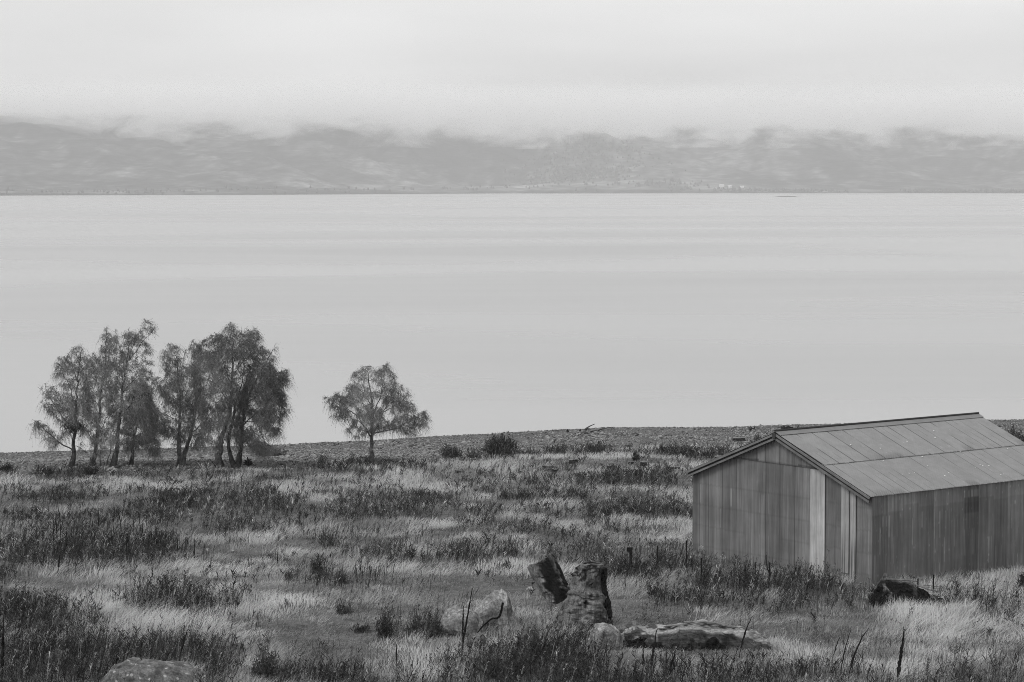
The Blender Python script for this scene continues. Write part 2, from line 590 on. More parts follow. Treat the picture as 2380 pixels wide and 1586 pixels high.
cl = box_obj('low_cloud', (-3300, 6100, 120), (3300, 7200, 300), volume_mat('cloud_vapour', 0.0060, 1.0, 0.0, True))
tag(cl, 'low bank of pale cloud hiding the hill tops', kind='stuff')
cl.data.materials[0].cycles.volume_step_rate = 1.0
hz = box_obj('haze', (-9100, -75, -5), (9100, 9100, 350), volume_mat('haze_air', 1.15e-4, 1.0))
tag(hz, 'pale haze over the lake', kind='stuff')

# ================================================================ ground
def ground():
    xs = np.concatenate((np.linspace(-4000, -120, 14), np.linspace(-100, -40, 16), np.arange(-38, 38.01, 0.3), np.linspace(40, 100, 16), np.linspace(120, 4000, 14)))
    ys = np.concatenate((np.linspace(-60, 50, 24), np.arange(52, 160, 0.35), np.linspace(161, 330, 30), np.linspace(500, 8700, 8)))
    X, Y = np.meshgrid(xs, ys, indexing='ij')
    Z = ground_z(X, Y)
    nx, ny = X.shape
    idx = np.arange(nx * ny).reshape(nx, ny)
    Q = np.stack((idx[:-1, :-1], idx[1:, :-1], idx[1:, 1:], idx[:-1, 1:]), -1).reshape(-1, 4)
    o = mesh_np('ground', np.stack((X, Y, Z), -1).reshape(-1, 3), Q,
                gmat('turf_and_soil', 0.10, 0.95, 0.1, shade=False, noise=[(0.5, 5, 0.7, 1.3, (1, 1, 1)), (6, 4, 0.7, 1.4, (1, 1, 1))],
                     bump=(9.0, 0.6, 0.05)), None, None, True)
    tag(o, 'rough grassy terrace falling to a gravel beach', kind='structure')


ground()

# ================================================================ corrugated iron shed
C0 = np.array((12.10, 80.0))
d1 = np.array((-0.611, 0.791)); d1 /= np.linalg.norm(d1)
d2 = np.array((0.791, 0.611)); d2 /= np.linalg.norm(d2)
SW, SL = 9.0, 10.17
Z0 = CAM_Z - G_H
EAVE = CAM_Z - 10.50
APEX = CAM_Z - 8.76


def shed():
    root = empty('farm_shed', (C0[0], C0[1], Z0))
    tag(root, 'large unpainted corrugated iron shed with a pitched roof standing in the grass', 'shed')
    r = np.random.default_rng(21)
    PITCH = 0.0762
    n1 = np.array((d1[1], -d1[0])); n1 = n1 if n1 @ np.array((-1, -1)) > 0 else -n1     # outward of gable wall
    n2 = np.array((d2[1], -d2[0])); n2 = n2 if n2 @ np.array((1, -1)) > 0 else -n2      # outward of side wall

    M_iron = gmat('weathered_zinc', 1.0, 0.55, 0.35, 0.35, noise=[(5, 4, 0.82, 1.16, (2.2, 2.2, 0.12)), (1.1, 3, 0.86, 1.13, (1, 1, 1))])
    M_roof = gmat('roof_zinc', 1.0, 0.6, 0.3, 0.2, noise=[(2.2, 4, 0.93, 1.07, (1, 1, 1)), (9, 2, 0.96, 1.04, (1, 1, 1))])
    M_dirty = gmat('barge_timber', 1.0, 0.8, 0.2, noise=[(3, 4, 0.8, 1.2, (1, 1, 1))], bump=(30, .3, .01))

    def sheetwall(name, origin, d, n, s0, s1, zlo, zhi, shadef, label=None, off=0.0, rows=24):
        """corrugated wall between s0 and s1; zlo, zhi functions of s; shadef(s, zf)"""
        S = np.arange(s0, s1 + 1e-6, PITCH / 8)
        prof = 0.009 * np.sin(2 * math.pi * S / PITCH) + off
        base = origin[None, :] + d[None, :] * S[:, None] + n[None, :] * prof[:, None]
        zf = np.linspace(0, 1, rows)
        lo = zlo(S); hi = zhi(S)
        Z = lo[:, None] + (hi - lo)[:, None] * zf[None, :]
        V = np.zeros((len(S), rows, 3))
        V[:, :, :2] = base[:, None, :]; V[:, :, 2] = Z
        sh = shadef(S[:, None] + 0 * Z, Z)
        idx = np.arange(len(S) * rows).reshape(len(S), rows)
        Q = np.stack((idx[:-1, :-1], idx[1:, :-1], idx[1:, 1:], idx[:-1, 1:]), -1).reshape(-1, 4)
        o = mesh_np(name, V.reshape(-1, 3), Q, M_iron, root, {'shade': sh.reshape(-1)}, True)
        if label: o['label'] = label
        return o

    # ---- gable wall facing the viewer; s runs from the near right corner to the far left one
    roofz = lambda s: EAVE + (APEX - EAVE) * (1 - np.abs(s - SW / 2) / (SW / 2)) - 0.03
    band = EAVE + 0.70
    seams = np.array([0, 0.72, 1.03, 1.44, 2.20, 2.93, 3.69, 4.43, 5.15, 5.9, 6.66, 7.4, 8.13, 8.6, 9.0])
    tone = r.uniform(.80, 1.06, 20)
    strong = {6: 1, 8: 1, 10: 1, 12: .7}

    def gshade(S, Z):
        k = np.clip(np.searchsorted(seams, S) - 1, 0, 13)
        v = 0.205 * tone[k]
        v = np.where((S > 4.43) & (S < 4.60) , v * .9, v)
        for i, s in enumerate(seams[1:-1], 1):
            w = strong.get(i, .35)
            v = v * (1 - 0.85 * w * (np.abs(S - s) < 0.021))
        # sheets end in lap lines, and paler streaks run from each lap
        lap = [EAVE - 0.42, EAVE - 1.2, EAVE - 1.95, EAVE - 2.7]
        st = N2(S / 0.038, S * 0 + 1.5)
        for j, q in enumerate(lap):
            q2 = q + 0.03 * (N1(S / .76, S * 0 + j) - .5)
            v = v * (1 - 0.13 * (np.abs(Z - q2) < 0.03))
            v = v * (1 + np.where((Z < q2) & (Z > q2 - 0.70), 0.55 * (st > 0.80) * (N1(S / .4, S * 0 + j * 3.1) > .42), 0))
        v = v * (1 + .30 * ((S > 5.22) & (S < 5.40)) * (Z < EAVE - .5))
        v = v * (0.84 + 0.32 * N3(S / 0.09, Z * 0.22)) * (0.9 + 0.2 * N4(S / .9, Z / 1.1))
        return v * np.where(S > 7.6, .84 + .2 * (N2(S / .16, S * 0) > .5), 1)
    sheetwall('gable_wall', C0, d1, n1, 0, SW, lambda s: s * 0 + Z0 - .3, lambda s: np.minimum(roofz(s), band), gshade, rows=64)

    def tshade(S, Z):
        k = np.clip(np.searchsorted(seams, S + .35) - 1, 0, 13)
        v = 0.20 * tone[::-1][k]
        for s in (2.6, 3.69, 4.43, 5.15, 5.6, 6.2):
            v = v * (1 - 0.6 * (np.abs(S - s) < 0.018))
        v = v * (1 + .28 * ((S > 5.2) & (S < 5.55)))
        v = v * (1 - .5 * (Z < band + .03))
        return v * (0.9 + 0.2 * N3(S / 0.1, Z * 0.3))
    bb = (APEX - EAVE) / (SW / 2)
    sa = (band - EAVE) / bb
    sheetwall('gable_peak', C0, d1, n1, sa + .06, SW - sa - .06, lambda s: s * 0 + band - .03, roofz, tshade, off=0.022, rows=12)

    def pshade(S, Z):
        v = 0.52 * (0.86 + 0.28 * N3(S / 0.05, Z * 0.2))
        v = v * (1 - .25 * (N2(S / 0.04, Z * .12 + 5) > .72))
        return v
    sheetwall('replacement_sheet', C0, d1, n1, 2.20, 2.92, lambda s: s * 0 + Z0 - .2, lambda s: np.minimum(roofz(s), band - .05), pshade, 'tall pale newer sheet', off=0.035, rows=60)

    def pshade2(S, Z):
        v = 0.37 * (0.86 + 0.28 * N3(S / 0.05, Z * 0.2))
        rust = sstep(EAVE - 1.2, EAVE - 2.4, Z) * (N2(S / 0.035, S * 0 + 9) > .5)
        return v * (1 - .6 * rust)
    sheetwall('replacement_sheet', C0, d1, n1, 1.05, 1.44, lambda s: s * 0 + Z0 + .35, lambda s: roofz(s) - .02, pshade2, 'pale sheet with dark rust streaks near its foot', off=0.035, rows=50)
    sheetwall('replacement_sheet', C0, d1, n1, 0.72, 1.0, lambda s: s * 0 + Z0 - .2, lambda s: roofz(s) - .02, pshade2, 'narrow pale sheet nearest the corner', off=0.035, rows=50)

    # ---- long side wall
    def sshade(S, Z):
        k = np.clip((S / 0.762).astype(int), 0, 14)
        tn = np.array([.80, 1.02, 1.12, .94, 1.1, 1.0, .68, 1.05, .84, 1.1, .9, 1.06, .95, 1.1, 1])[k]
        v = 0.185 * tn
        v = v * (1 + .16 * (np.abs((S % 0.762)) < 0.05) * (k > 0))
        upper = EAVE - 0.55 + 0.25 * (N1(k * 3.7, k * 0.0 + 2) - .5)
        v = v * np.where(Z > upper, 1.22, 1.0)
        v = v * np.where((k == 6) & (Z < EAVE - .45) & (Z > EAVE - 1.0), .72, 1)
        v = v * np.where((k == 6) & (Z > EAVE - .42) & (Z < EAVE - .2) & (N2(S / .04, S * 0) > .5), 1.7, 1)
        v = v * (1 + 0.55 * (N2(S / 0.038, np.floor((Z + k * .37) / .9) * 7.7) > 0.84) * (Z < EAVE - .7))
        v = v * (1 + .5 * (N4(S / .05, Z / .09) > .93))
        return v * (0.82 + 0.36 * N3(S / 0.09, Z * 0.2)) * (0.84 + 0.32 * N4(S / .8, Z / 1.0))
    sheetwall('side_wall', C0, d2, n2, 0, SL, lambda s: s * 0 + Z0 - .3, lambda s: s * 0 + EAVE - .02, sshade, rows=56)
    # unseen walls
    A3 = np.array((*C0, 0.0)); D1 = np.array((*d1, 0.0)); D2 = np.array((*d2, 0.0)); UP = np.array((0, 0, 1.0))
    b = MB().box(A3 + D1 * SW + D2 * SL / 2 + UP * ((Z0 - .3 + EAVE - .03) / 2), SL - .04, .03, EAVE - .03 - Z0 + .3, np.array((D2, D1, UP)), .16)
    b.build('rear_side_wall', M_iron, root)
    q = [A3 + D2 * (SL - .01), A3 + D2 * (SL - .01) + D1 * SW]
    bz = [Z0 - .3, EAVE - .05, APEX - .05]
    V = [q[0] + UP * bz[0], q[1] + UP * bz[0], q[1] + UP * bz[1], A3 + D2 * (SL - .01) + D1 * SW / 2 + UP * bz[2], q[0] + UP * bz[1]]
    MB().add(V + [v + D2 * .03 for v in V], [(0, 1, 2, 3, 4), (9, 8, 7, 6, 5)] + [(i, i + 5, (i + 1) % 5 + 5, (i + 1) % 5) for i in range(5)], .16).build('rear_gable_wall', M_iron, root)

    # ---- roof: two corrugated tiers on each slope
    OV = 0.20          # overhang at the gable
    EO = 0.10          # overhang at the eaves
    for side, nm in ((-1, 'near'), (1, 'far')):
        mb_parts = []
        ridge0 = A3 + D1 * SW / 2 - D2 * OV
        dn = (-side) * D1 * -1.0   # direction across from ridge
        dn = D1 * side
        L = (SW / 2 + EO) ; drop = L * bb
        slope = (dn * L - UP * drop); sl = np.linalg.norm(slope); slope = slope / sl
        nrm = np.cross(D2, slope); nrm = nrm if nrm[2] > 0 else -nrm
        top = ridge0 + UP * (APEX + 0.02)
        S = np.arange(0, SL + 2 * OV + 1e-6, PITCH / 8)
        prof = 0.009 * np.sin(2 * math.pi * S / PITCH)
        for tier, (a, bq, off) in enumerate(((0.03, .52, .034), (.50, 1.0, .016))):
            T = np.linspace(a, bq, 34)
            wob = 0.006 * N1(S / .76, S * 0 + tier)
            V = top[None, None, :] + D2[None, None, :] * S[:, None, None] + slope[None, None, :] * (T * sl)[None, :, None] \
                + nrm[None, None, :] * (prof + off + wob)[:, None, None]
            k = np.floor((S + tier * .38) / .762).astype(int)
            tn = 1 + (np.array([N2(i * 5.3 + tier, 1.0 + side) for i in k]) - .5) * .10
            ss = S[:, None] + 0 * T[None, :]; tt = T[None, :] + 0 * S[:, None]
            sh = 0.235 * tn[:, None] * np.ones_like(tt)
            e = np.abs((ss + tier * .38) % .762 - .012) < .014
            run = N3(np.floor((ss + tier * .38) / .762) * 3.3, tt * 5.0 + tier * 9)
            sh = sh * (1 - .6 * e * sstep(.2, .6, run))
            e2 = np.abs((ss + tier * .38) % .762 - .4) < .012
            sh = sh * (1 - .3 * e2 * (run > .72))
            # water stains gather above the laps and the eaves
            st = sstep(.60, .8, N4(ss / .75 + 3 * tier, tt * 0 + side)) * sstep(bq - .12, bq, tt)
            sh = sh * (1 - .55 * st * (.5 + .5 * np.sin(2 * math.pi * ss / PITCH)))
            sh = sh * (1 - .45 * (tt > bq - .006) * (N4(ss / .1, tt * 0 + 3) > .35))
            nl = (np.abs(((tt * sl) % .62) - .3) < .035) & (N2(ss / .05, np.floor(tt * sl / .62) * 4.4) > .86) & (N3(ss / .8, tt * 3) > .42)
            sh = sh * (1 + .28 * nl)
            m, kk = ss.shape
            idx = np.arange(m * kk).reshape(m, kk)
            Q = np.stack((idx[:-1, :-1], idx[1:, :-1], idx[1:, 1:], idx[:-1, 1:]), -1).reshape(-1, 4)
            mb_parts.append((V.reshape(-1, 3), Q, sh.reshape(-1)))
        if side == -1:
            # small white flecks lying flat on the sheets of this slope
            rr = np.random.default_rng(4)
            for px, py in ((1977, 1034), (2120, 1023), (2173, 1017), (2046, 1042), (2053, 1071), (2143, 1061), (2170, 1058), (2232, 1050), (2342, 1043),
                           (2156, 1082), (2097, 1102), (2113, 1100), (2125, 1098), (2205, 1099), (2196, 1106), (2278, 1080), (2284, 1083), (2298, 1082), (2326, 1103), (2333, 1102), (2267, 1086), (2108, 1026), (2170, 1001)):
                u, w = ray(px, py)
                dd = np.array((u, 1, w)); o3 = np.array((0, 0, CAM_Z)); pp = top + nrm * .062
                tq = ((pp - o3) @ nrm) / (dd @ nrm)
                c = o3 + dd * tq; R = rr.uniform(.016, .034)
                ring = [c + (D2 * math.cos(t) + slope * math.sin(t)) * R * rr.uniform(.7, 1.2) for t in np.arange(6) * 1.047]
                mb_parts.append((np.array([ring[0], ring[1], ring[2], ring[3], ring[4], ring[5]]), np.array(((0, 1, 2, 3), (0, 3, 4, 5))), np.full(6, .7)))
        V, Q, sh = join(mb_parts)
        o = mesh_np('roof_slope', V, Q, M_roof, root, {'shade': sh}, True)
        # ridge cap flank
        if side == -1:
            cap_top = top; cap_s = slope; cap_n = nrm
        else:
            cap_s2 = slope; cap_n2 = nrm
    Ltot = SL + 2 * OV
    b = MB()
    for cs, cn, s_ in ((cap_s, cap_n, .2), (cap_s2, cap_n2, .2)):
        p0 = top + cn * .062; p1 = p0 + D2 * Ltot
        b.add([p0 + UP * .012, p1 + UP * .012, p1 + cs * .27, p0 + cs * .27, p0 - cn * .012, p1 - cn * .012, p1 + cs * .27 - cn * .014, p0 + cs * .27 - cn * .014],
              [(0, 1, 2, 3), (7, 6, 5, 4), (3, 2, 6, 7), (0, 3, 7, 4), (1, 5, 6, 2)], s_)
    b.tube([top + UP * .085, top + UP * .085 + D2 * Ltot], .045, 10, shade=.03)
    b.build('ridge_cap', M_roof, root)

    # ---- barge boards on the gable front: two strips with a dark gap
    for side in (-1, 1):
        dn = D1 * side
        L = SW / 2 + EO; sv = dn * L - UP * L * bb; sl = np.linalg.norm(sv); sv /= sl
        nn = np.cross(D2, sv); nn = nn if nn[2] > 0 else -nn
        base = A3 + D1 * SW / 2 - D2 * (OV - .01) + UP * (APEX + .02)
        for off, hgt, dp, s_, nm in ((-.035, .075, 0.035, .17, 'barge_board'), (-.175, .070, 0.02, .15, 'barge_board')):
            c = base + sv * sl / 2 + nn * off - D2 * dp
            MB().box(c, sl, .03, hgt, np.array((sv, D2, nn)), s_).build(nm, M_dirty, root)
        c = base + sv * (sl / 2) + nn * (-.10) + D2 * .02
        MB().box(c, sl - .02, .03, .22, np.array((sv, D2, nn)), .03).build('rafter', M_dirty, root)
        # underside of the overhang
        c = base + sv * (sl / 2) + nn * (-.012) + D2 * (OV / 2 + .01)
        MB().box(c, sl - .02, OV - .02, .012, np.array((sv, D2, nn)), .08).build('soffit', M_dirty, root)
    MB().box(A3 + D1 * SW / 2 - D2 * (OV + .05) + UP * (APEX - .06), .16, .03, .2, np.array((D1, D2, UP)), .05).build('ridge_end_plate', M_dirty, root)


shed()

# ================================================================ where things grow (photograph pixels of the ground)
DARK = [(190, 1283, 240, 34, 1.0), (60, 1212, 80, 18, .5), (130, 1162, 100, 14, .45), (430, 1178, 130, 24, .7), (600, 1172, 110, 22, .7),
        (860, 1190, 120, 36, .45), (735, 1262, 60, 13, .85), (560, 1232, 90, 20, .5), (890, 1290, 80, 24, .65), (980, 1172, 80, 28, .5),
        (1450, 1120, 170, 20, .8), (1260, 1156, 110, 16, .6), (1480, 1196, 110, 14, .85), (1300, 1238, 60, 10, .6), (1440, 1230, 60, 10, .55),
        (1110, 1292, 110, 28, .6), (1330, 1286, 80, 22, .5), (1500, 1325, 120, 24, .85), (1700, 1356, 110, 14, .9), (1850, 1374, 120, 16, .9),
        (1990, 1392, 70, 12, .65), (1600, 1408, 90, 22, .7), (1760, 1420, 150, 18, .45), (2200, 1402, 200, 10, .45), (2320, 1430, 60, 13, .7),
        (50, 1440, 110, 34, 1.0), (400, 1404, 120, 24, 1.0), (120, 1545, 220, 55, .8), (370, 1535, 160, 28, .85), (500, 1555, 40, 40, .9),
        (770, 1590, 60, 26, .7), (860, 1596, 80, 14, .6), (40, 1340, 60, 20, .6), (728, 1338, 28, 18, .7), (790, 1354, 24, 12, .7),
        (495, 1390, 25, 18, .6), (560, 1390, 25, 18, .5), (1005, 1470, 32, 24, .8), (1200, 1550, 140, 32, .95), (1330, 1545, 80, 28, .9),
        (1500, 1582, 200, 13, .8), (1700, 1580, 150, 12, .7), (1500, 1600, 500, 24, .6), (1900, 1570, 120, 24, .5), (2250, 1590, 150, 16, .5),
        (790, 1088, 90, 6, .95), (930, 1084, 60, 5, .6), (1330, 1052, 80, 7, .7), (1400, 1050, 45, 7, .8), (1600, 1062, 130, 9, .7),
        (2360, 1035, 45, 28, .9), (160, 1103, 90, 6, .6), (400, 1095, 90, 5, .5), (640, 1200, 200, 30, .35), (1250, 1190, 300, 30, .3),
        (300, 1215, 130, 26, .55), (90, 1235, 110, 22, .5), (1150, 1225, 150, 20, .3)]
BARE = [(620, 1277, 140, 13, 1), (460, 1270, 60, 11, 1), (760, 1478, 150, 40, 1), (1120, 1374, 180, 28, 1), (900, 1430, 70, 22, .9), (1500, 1425, 130, 20, .9), (330, 1380, 60, 14, .6), (1480, 1418, 90, 18, 1), (330, 1362, 60, 9, .5), (1000, 1425, 90, 14, .7), (1110, 1452, 100, 16, .9), (1620, 1530, 170, 24, .9), (1360, 1400, 70, 30, .8), (1270, 1400, 60, 20, .8)]
PALE = [(480, 1312, 100, 14, 1), (300, 1335, 130, 14, .6), (700, 1400, 200, 24, .4), (1000, 1330, 110, 10, 1), (1470, 1358, 70, 11, 1), (2170, 1475, 260, 30, .9),
        (1950, 1450, 100, 16, .7), (300, 1450, 130, 24, .7), (540, 1470, 90, 24, .6), (300, 1118, 320, 7, .8), (1000, 1093, 200, 6, .7), (1570, 1246, 45, 16, .9),
        (900, 1500, 70, 24, .7), (1300, 1335, 110, 8, .7), (2150, 1440, 100, 10, .7), (1620, 1085, 60, 8, .6), (1230, 1200, 60, 10, .5), (560, 1300, 60, 12, .6),
        (640, 1420, 120, 20, .4), (1490, 1075, 70, 6, .7)]
EDGE = ([0, 250, 480, 700, 860, 1000, 1150, 1300, 1450, 1700, 1850, 2380], [1098, 1097, 1092, 1090, 1080, 1077, 1070, 1053, 1043, 1032, 1024, 1004])


def field(lst, px, py):
    s = np.zeros_like(px)
    wx = (N3.fbm(px / 55.0, py / 16.0, 3) - .5); wy = (N4.fbm(px / 60.0, py / 18.0, 3) - .5)
    px = px + 150 * wx; py = py + 52 * wy * np.interp(py, (1000, 1100, 1300), (.25, .6, 1))
    for cx, cyy, rx, ry, w in lst:
        q = ((px - cx) / rx) ** 2 + ((py - cyy) / ry) ** 2
        s = np.maximum(s, w * np.exp(-0.7 * q ** 1.4))
    return s


def inside_shed(x, y, m=0.0):
    q = np.stack((x - C0[0], y - C0[1]), -1)
    a = q @ d1; b = q @ d2
    return (a > -m) & (a < SW + m) & (b > -m) & (b < SL + m)


def scatter(n, y0, y1, r, power=1.0, margin=3.0):
    """points over the visible ground, denser close by"""
    y = y0 * (y1 / y0) ** (r.random(n)) if power else r.uniform(y0, y1, n)
    x = (r.random(n) * 2 - 1) * (y * 0.2135 + margin)
    return x, y


WIND = np.array((0.80, 0.35))


def grass_blades(cx, cyy, nb, r, H, spread, shade, wid, lean, curl=0.5, seg=4):
    """nb blades round each tuft centre"""
    n = len(cx) * nb
    px = np.repeat(cx, nb) + r.normal(0, 1, n) * np.repeat(spread, nb)
    py = np.repeat(cyy, nb) + r.normal(0, 1, n) * np.repeat(spread, nb)
    ok = ~inside_shed(px, py, .03)
    ox = px - np.repeat(cx, nb); oy = py - np.repeat(cyy, nb)
    h = np.repeat(H, nb) * r.uniform(.45, 1.15, n)
    sw = np.repeat((N2.fbm(cx / 3.3 + 20, cyy / 2.4, 2) - .5) * 3.4 + (N3(cx / .9, cyy / .9) - .5) * 1.2, nb)
    wx_ = WIND[0] * np.cos(sw) - WIND[1] * np.sin(sw); wy_ = WIND[0] * np.sin(sw) + WIND[1] * np.cos(sw)
    lx = np.repeat(lean, nb) * wx_ * r.uniform(.3, 1.5, n) + ox * .9 / np.repeat(spread, nb) * .28 + r.normal(0, .13, n)
    ly = np.repeat(lean, nb) * wy_ * r.uniform(.3, 1.5, n) + oy * .9 / np.repeat(spread, nb) * .28 + r.normal(0, .13, n)
    z0 = ground_z(px, py) - 0.02
    t = np.linspace(0, 1, seg)[None, :]
    bend = t * (1 - curl) + curl * t ** 2
    P = np.zeros((n, seg, 3))
    P[:, :, 0] = px[:, None] + (h * lx)[:, None] * bend
    P[:, :, 1] = py[:, None] + (h * ly)[:, None] * bend
    droop = np.hypot(lx, ly)[:, None] * .35
    P[:, :, 2] = z0[:, None] + h[:, None] * (t - droop * t ** 2.2)
    W = (wid * (py / 75.0))[:, None] * r.uniform(.7, 1.4, n)[:, None] * np.array([1, .85, .6, .12])[None, :seg]
    a = r.normal(0, .7, n)
    side = np.stack((np.cos(a), np.sin(a), a * 0), -1)
    sh = np.repeat(shade, nb) * r.uniform(.75, 1.25, n)
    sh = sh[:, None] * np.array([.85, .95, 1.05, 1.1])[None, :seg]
    k = ok
    return ribbons(P[k], W[k], side[k], sh[k])


def pale_grass():
    r = np.random.default_rng(31)
    x, y = scatter(17000, 56, 132, r, margin=2.5)
    z = ground_z(x, y)
    px, py = project(x, y, z)
    edge = np.interp(px, *EDGE) + (N1.fbm(px / 60, px * 0, 3) - .5) * 14
    D = field(DARK, px, py); B = field(BARE, px, py); Pl = field(PALE, px, py)
    n1 = N2.fbm(x / 2.6, y / 2.2, 3); n2 = N3.fbm(x / .8 + 9, y / .8, 2); n3 = N4.fbm(x / 5.5, y / 4.0, 2)
    keep = (py > edge) & (r.random(len(x)) > B * .8) & (r.random(len(x)) > D * .7) & ~inside_shed(x, y, .05)
    H = (0.12 + 0.34 * sstep(.3, .72, n1)) * (1 - .72 * B) * (1 + .35 * Pl) * (.8 + .4 * n2)
    H = H * (1 - .25 * sstep(100, 125, y))
    n4 = N1.fbm(x / .35 + 40, y / .30, 2)
    sh = (0.17 + 0.42 * sstep(.36, .66, n1 * .5 + n2 * .25 + n4 * .25) + .42 * Pl * (.25 + n3) + .16 * (n3 - .5)) * (1 - .45 * B) * (1 - .5 * D)
    sh = np.clip(sh * 1.12, .05, .60)
    lean = 0.30 + 1.15 * N4.fbm(x / 1.6, y / 1.3, 2) + .2 * Pl
    sp = 0.15 + 0.12 * r.random(len(x))
    k = keep
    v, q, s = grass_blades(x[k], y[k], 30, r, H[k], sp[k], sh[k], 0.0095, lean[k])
    o = mesh_np('grass', v, q, M_grass, None, {'shade': s})
    tag(o, 'pale dry wind-combed grass covering the terrace', kind='stuff')
    # short dense turf underneath
    x, y = scatter(26000, 56, 132, r, margin=2.5)
    px, py = project(x, y, ground_z(x, y))
    edge = np.interp(px, *EDGE) + (N1.fbm(px / 60, px * 0, 3) - .5) * 14
    D = field(DARK, px, py); B = field(BARE, px, py)
    n1 = N2.fbm(x / 1.2 + 3, y / .7, 3)
    sh = (.10 + .20 * sstep(.35, .7, n1)) * (1 - .5 * D) * (1 - .12 * B)
    H = .09 + .07 * r.random(len(x))
    k = (py > edge) & ~inside_shed(x, y, .05)
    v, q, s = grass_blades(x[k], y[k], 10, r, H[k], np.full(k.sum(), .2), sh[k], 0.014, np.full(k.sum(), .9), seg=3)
    o = mesh_np('turf', v, q, M_grass, None, {'shade': s})
    tag(o, 'short grazed turf between the taller grass', kind='stuff')


M_grass = gmat('dry_grass', 1.0, 0.75, 0.15, transl=0.3)
M_weed = gmat('dead_weed', 1.0, 0.85, 0.1, transl=0.1)


def weed_stems(x, y, H, sh, r, nleaf=11, lean=0.22, wid=0.013, leafsz=0.05):
    """upright dead stems with leaf and seed scraps; returns ribbons"""
    n = len(x); seg = 4
    z0 = ground_z(x, y) - .03
    t = np.linspace(0, 1, seg)
    lx = lean * WIND[0] * r.uniform(.2, 1.8, n) + r.normal(0, .12, n)
    ly = lean * WIND[1] + r.normal(0, .12, n)
    P = np.zeros((n, seg, 3))
    P[:, :, 0] = x[:, None] + (H * lx)[:, None] * t ** 1.5
    P[:, :, 1] = y[:, None] + (H * ly)[:, None] * t ** 1.5
    P[:, :, 2] = z0[:, None] + H[:, None] * t
    sc = y / 75.0
    W = (wid * sc)[:, None] * np.array([1.2, 1, .8, .4])[None, :]
    a = r.normal(0, .6, n)
    side = np.stack((np.cos(a), np.sin(a), 0 * a), -1)
    parts = [ribbons(P, W, side, sh)]
    m = n * nleaf
    tt = r.uniform(.15, 1.0, m) ** .8
    i = np.repeat(np.arange(n), nleaf)
    b = np.stack((x[i] + H[i] * lx[i] * tt ** 1.5, y[i] + H[i] * ly[i] * tt ** 1.5, z0[i] + H[i] * tt), -1)
    ang = r.random(m) * 6.283
    L = leafsz * sc[i] * r.uniform(.6, 2.2, m) * (1.25 - .6 * tt)
    dirv = np.stack((np.cos(ang) * .75, np.sin(ang) * .75, r.uniform(.1, 1.3, m)), -1)
    P2 = np.stack((b, b + dirv * L[:, None], b + dirv * (L * 1.7)[:, None] + np.array((.01, 0, -.2)) * L[:, None]), 1)
    W2 = (leafsz * .42 * sc[i])[:, None] * np.array([.5, 1.0, .3])[None, :] * r.uniform(.5, 1.3, m)[:, None]
    a2 = r.random(m) * 6.283
    s2 = np.stack((np.cos(a2), np.sin(a2), r.normal(0, .4, m)), -1)
    parts.append(ribbons(P2, W2, s2, sh[i] * r.uniform(.6, 1.6, m)))
    return join(parts)


def dark_weeds():
    r = np.random.default_rng(41)
    x, y = scatter(150000, 56, 134, r, margin=2.5)
    px, py = project(x, y, ground_z(x, y))
    D = field(DARK, px, py) * np.interp(py, (1100, 1300, 1360), (.8, .85, 1.0))
    edge = np.interp(px, *EDGE)
    n1 = N4.fbm(x / 1.1, y / 1.5, 3); n2 = N1.fbm(x / .45 + 5, y / .45, 2)
    base = np.interp(py, (1060, 1110, 1300, 1340, 1600), (.10, .36, .30, .10, .10))
    n3 = N3.fbm(x / 3.0, y / 1.6, 3)
    p = sstep(.12, .66, D * (.1 + 1.0 * n1 + .8 * n3)) * (.25 + .75 * sstep(.38, .55, n2)) + base * sstep(.42, .62, n1) * sstep(.4, .6, n2)
    B = field(BARE, px, py)
    p = p * (1 - B)
    k = (r.random(len(x)) < p * .9) & (py > edge - 5) & ~inside_shed(x, y, .06)
    x, y, D, n1, py = x[k], y[k], D[k], n1[k], py[k]
    H = (0.26 + 0.40 * D * (.5 + n1)) * (.55 + .9 * N4.fbm(x / .55, y / .55, 2)) * np.interp(py, (1100, 1350, 1560), (.85, 1.0, 1.25)) * r.uniform(.5, 1.25, len(x)) * (1 + .5 * (r.random(len(x)) > .96))
    sh = (0.030 + .05 * r.random(len(x)) ** 2) * (1.3 - .6 * D) * (.6 + .9 * N2.fbm(x / .6, y / .6, 2))
    sh = np.where(r.random(len(x)) > .86, r.uniform(.12, .42, len(x)), sh)
    big = (r.random(len(x)) < np.interp(py, (1250, 1400, 1560), (.0, .06, .16)))
    a = weed_stems(x[~big], y[~big], H[~big], sh[~big], r)
    b = weed_stems(x[big], y[big], H[big] * 1.12, sh[big] * .6, r, 20, .2, .018, .066)
    v, q, s = join([a, b])
    o = mesh_np('weeds', v, q, M_weed, None, {'shade': s})
    tag(o, 'dense dark patches of dead weed stems in the grass', kind='stuff')
    print('weeds', len(x), 'quads', len(q))


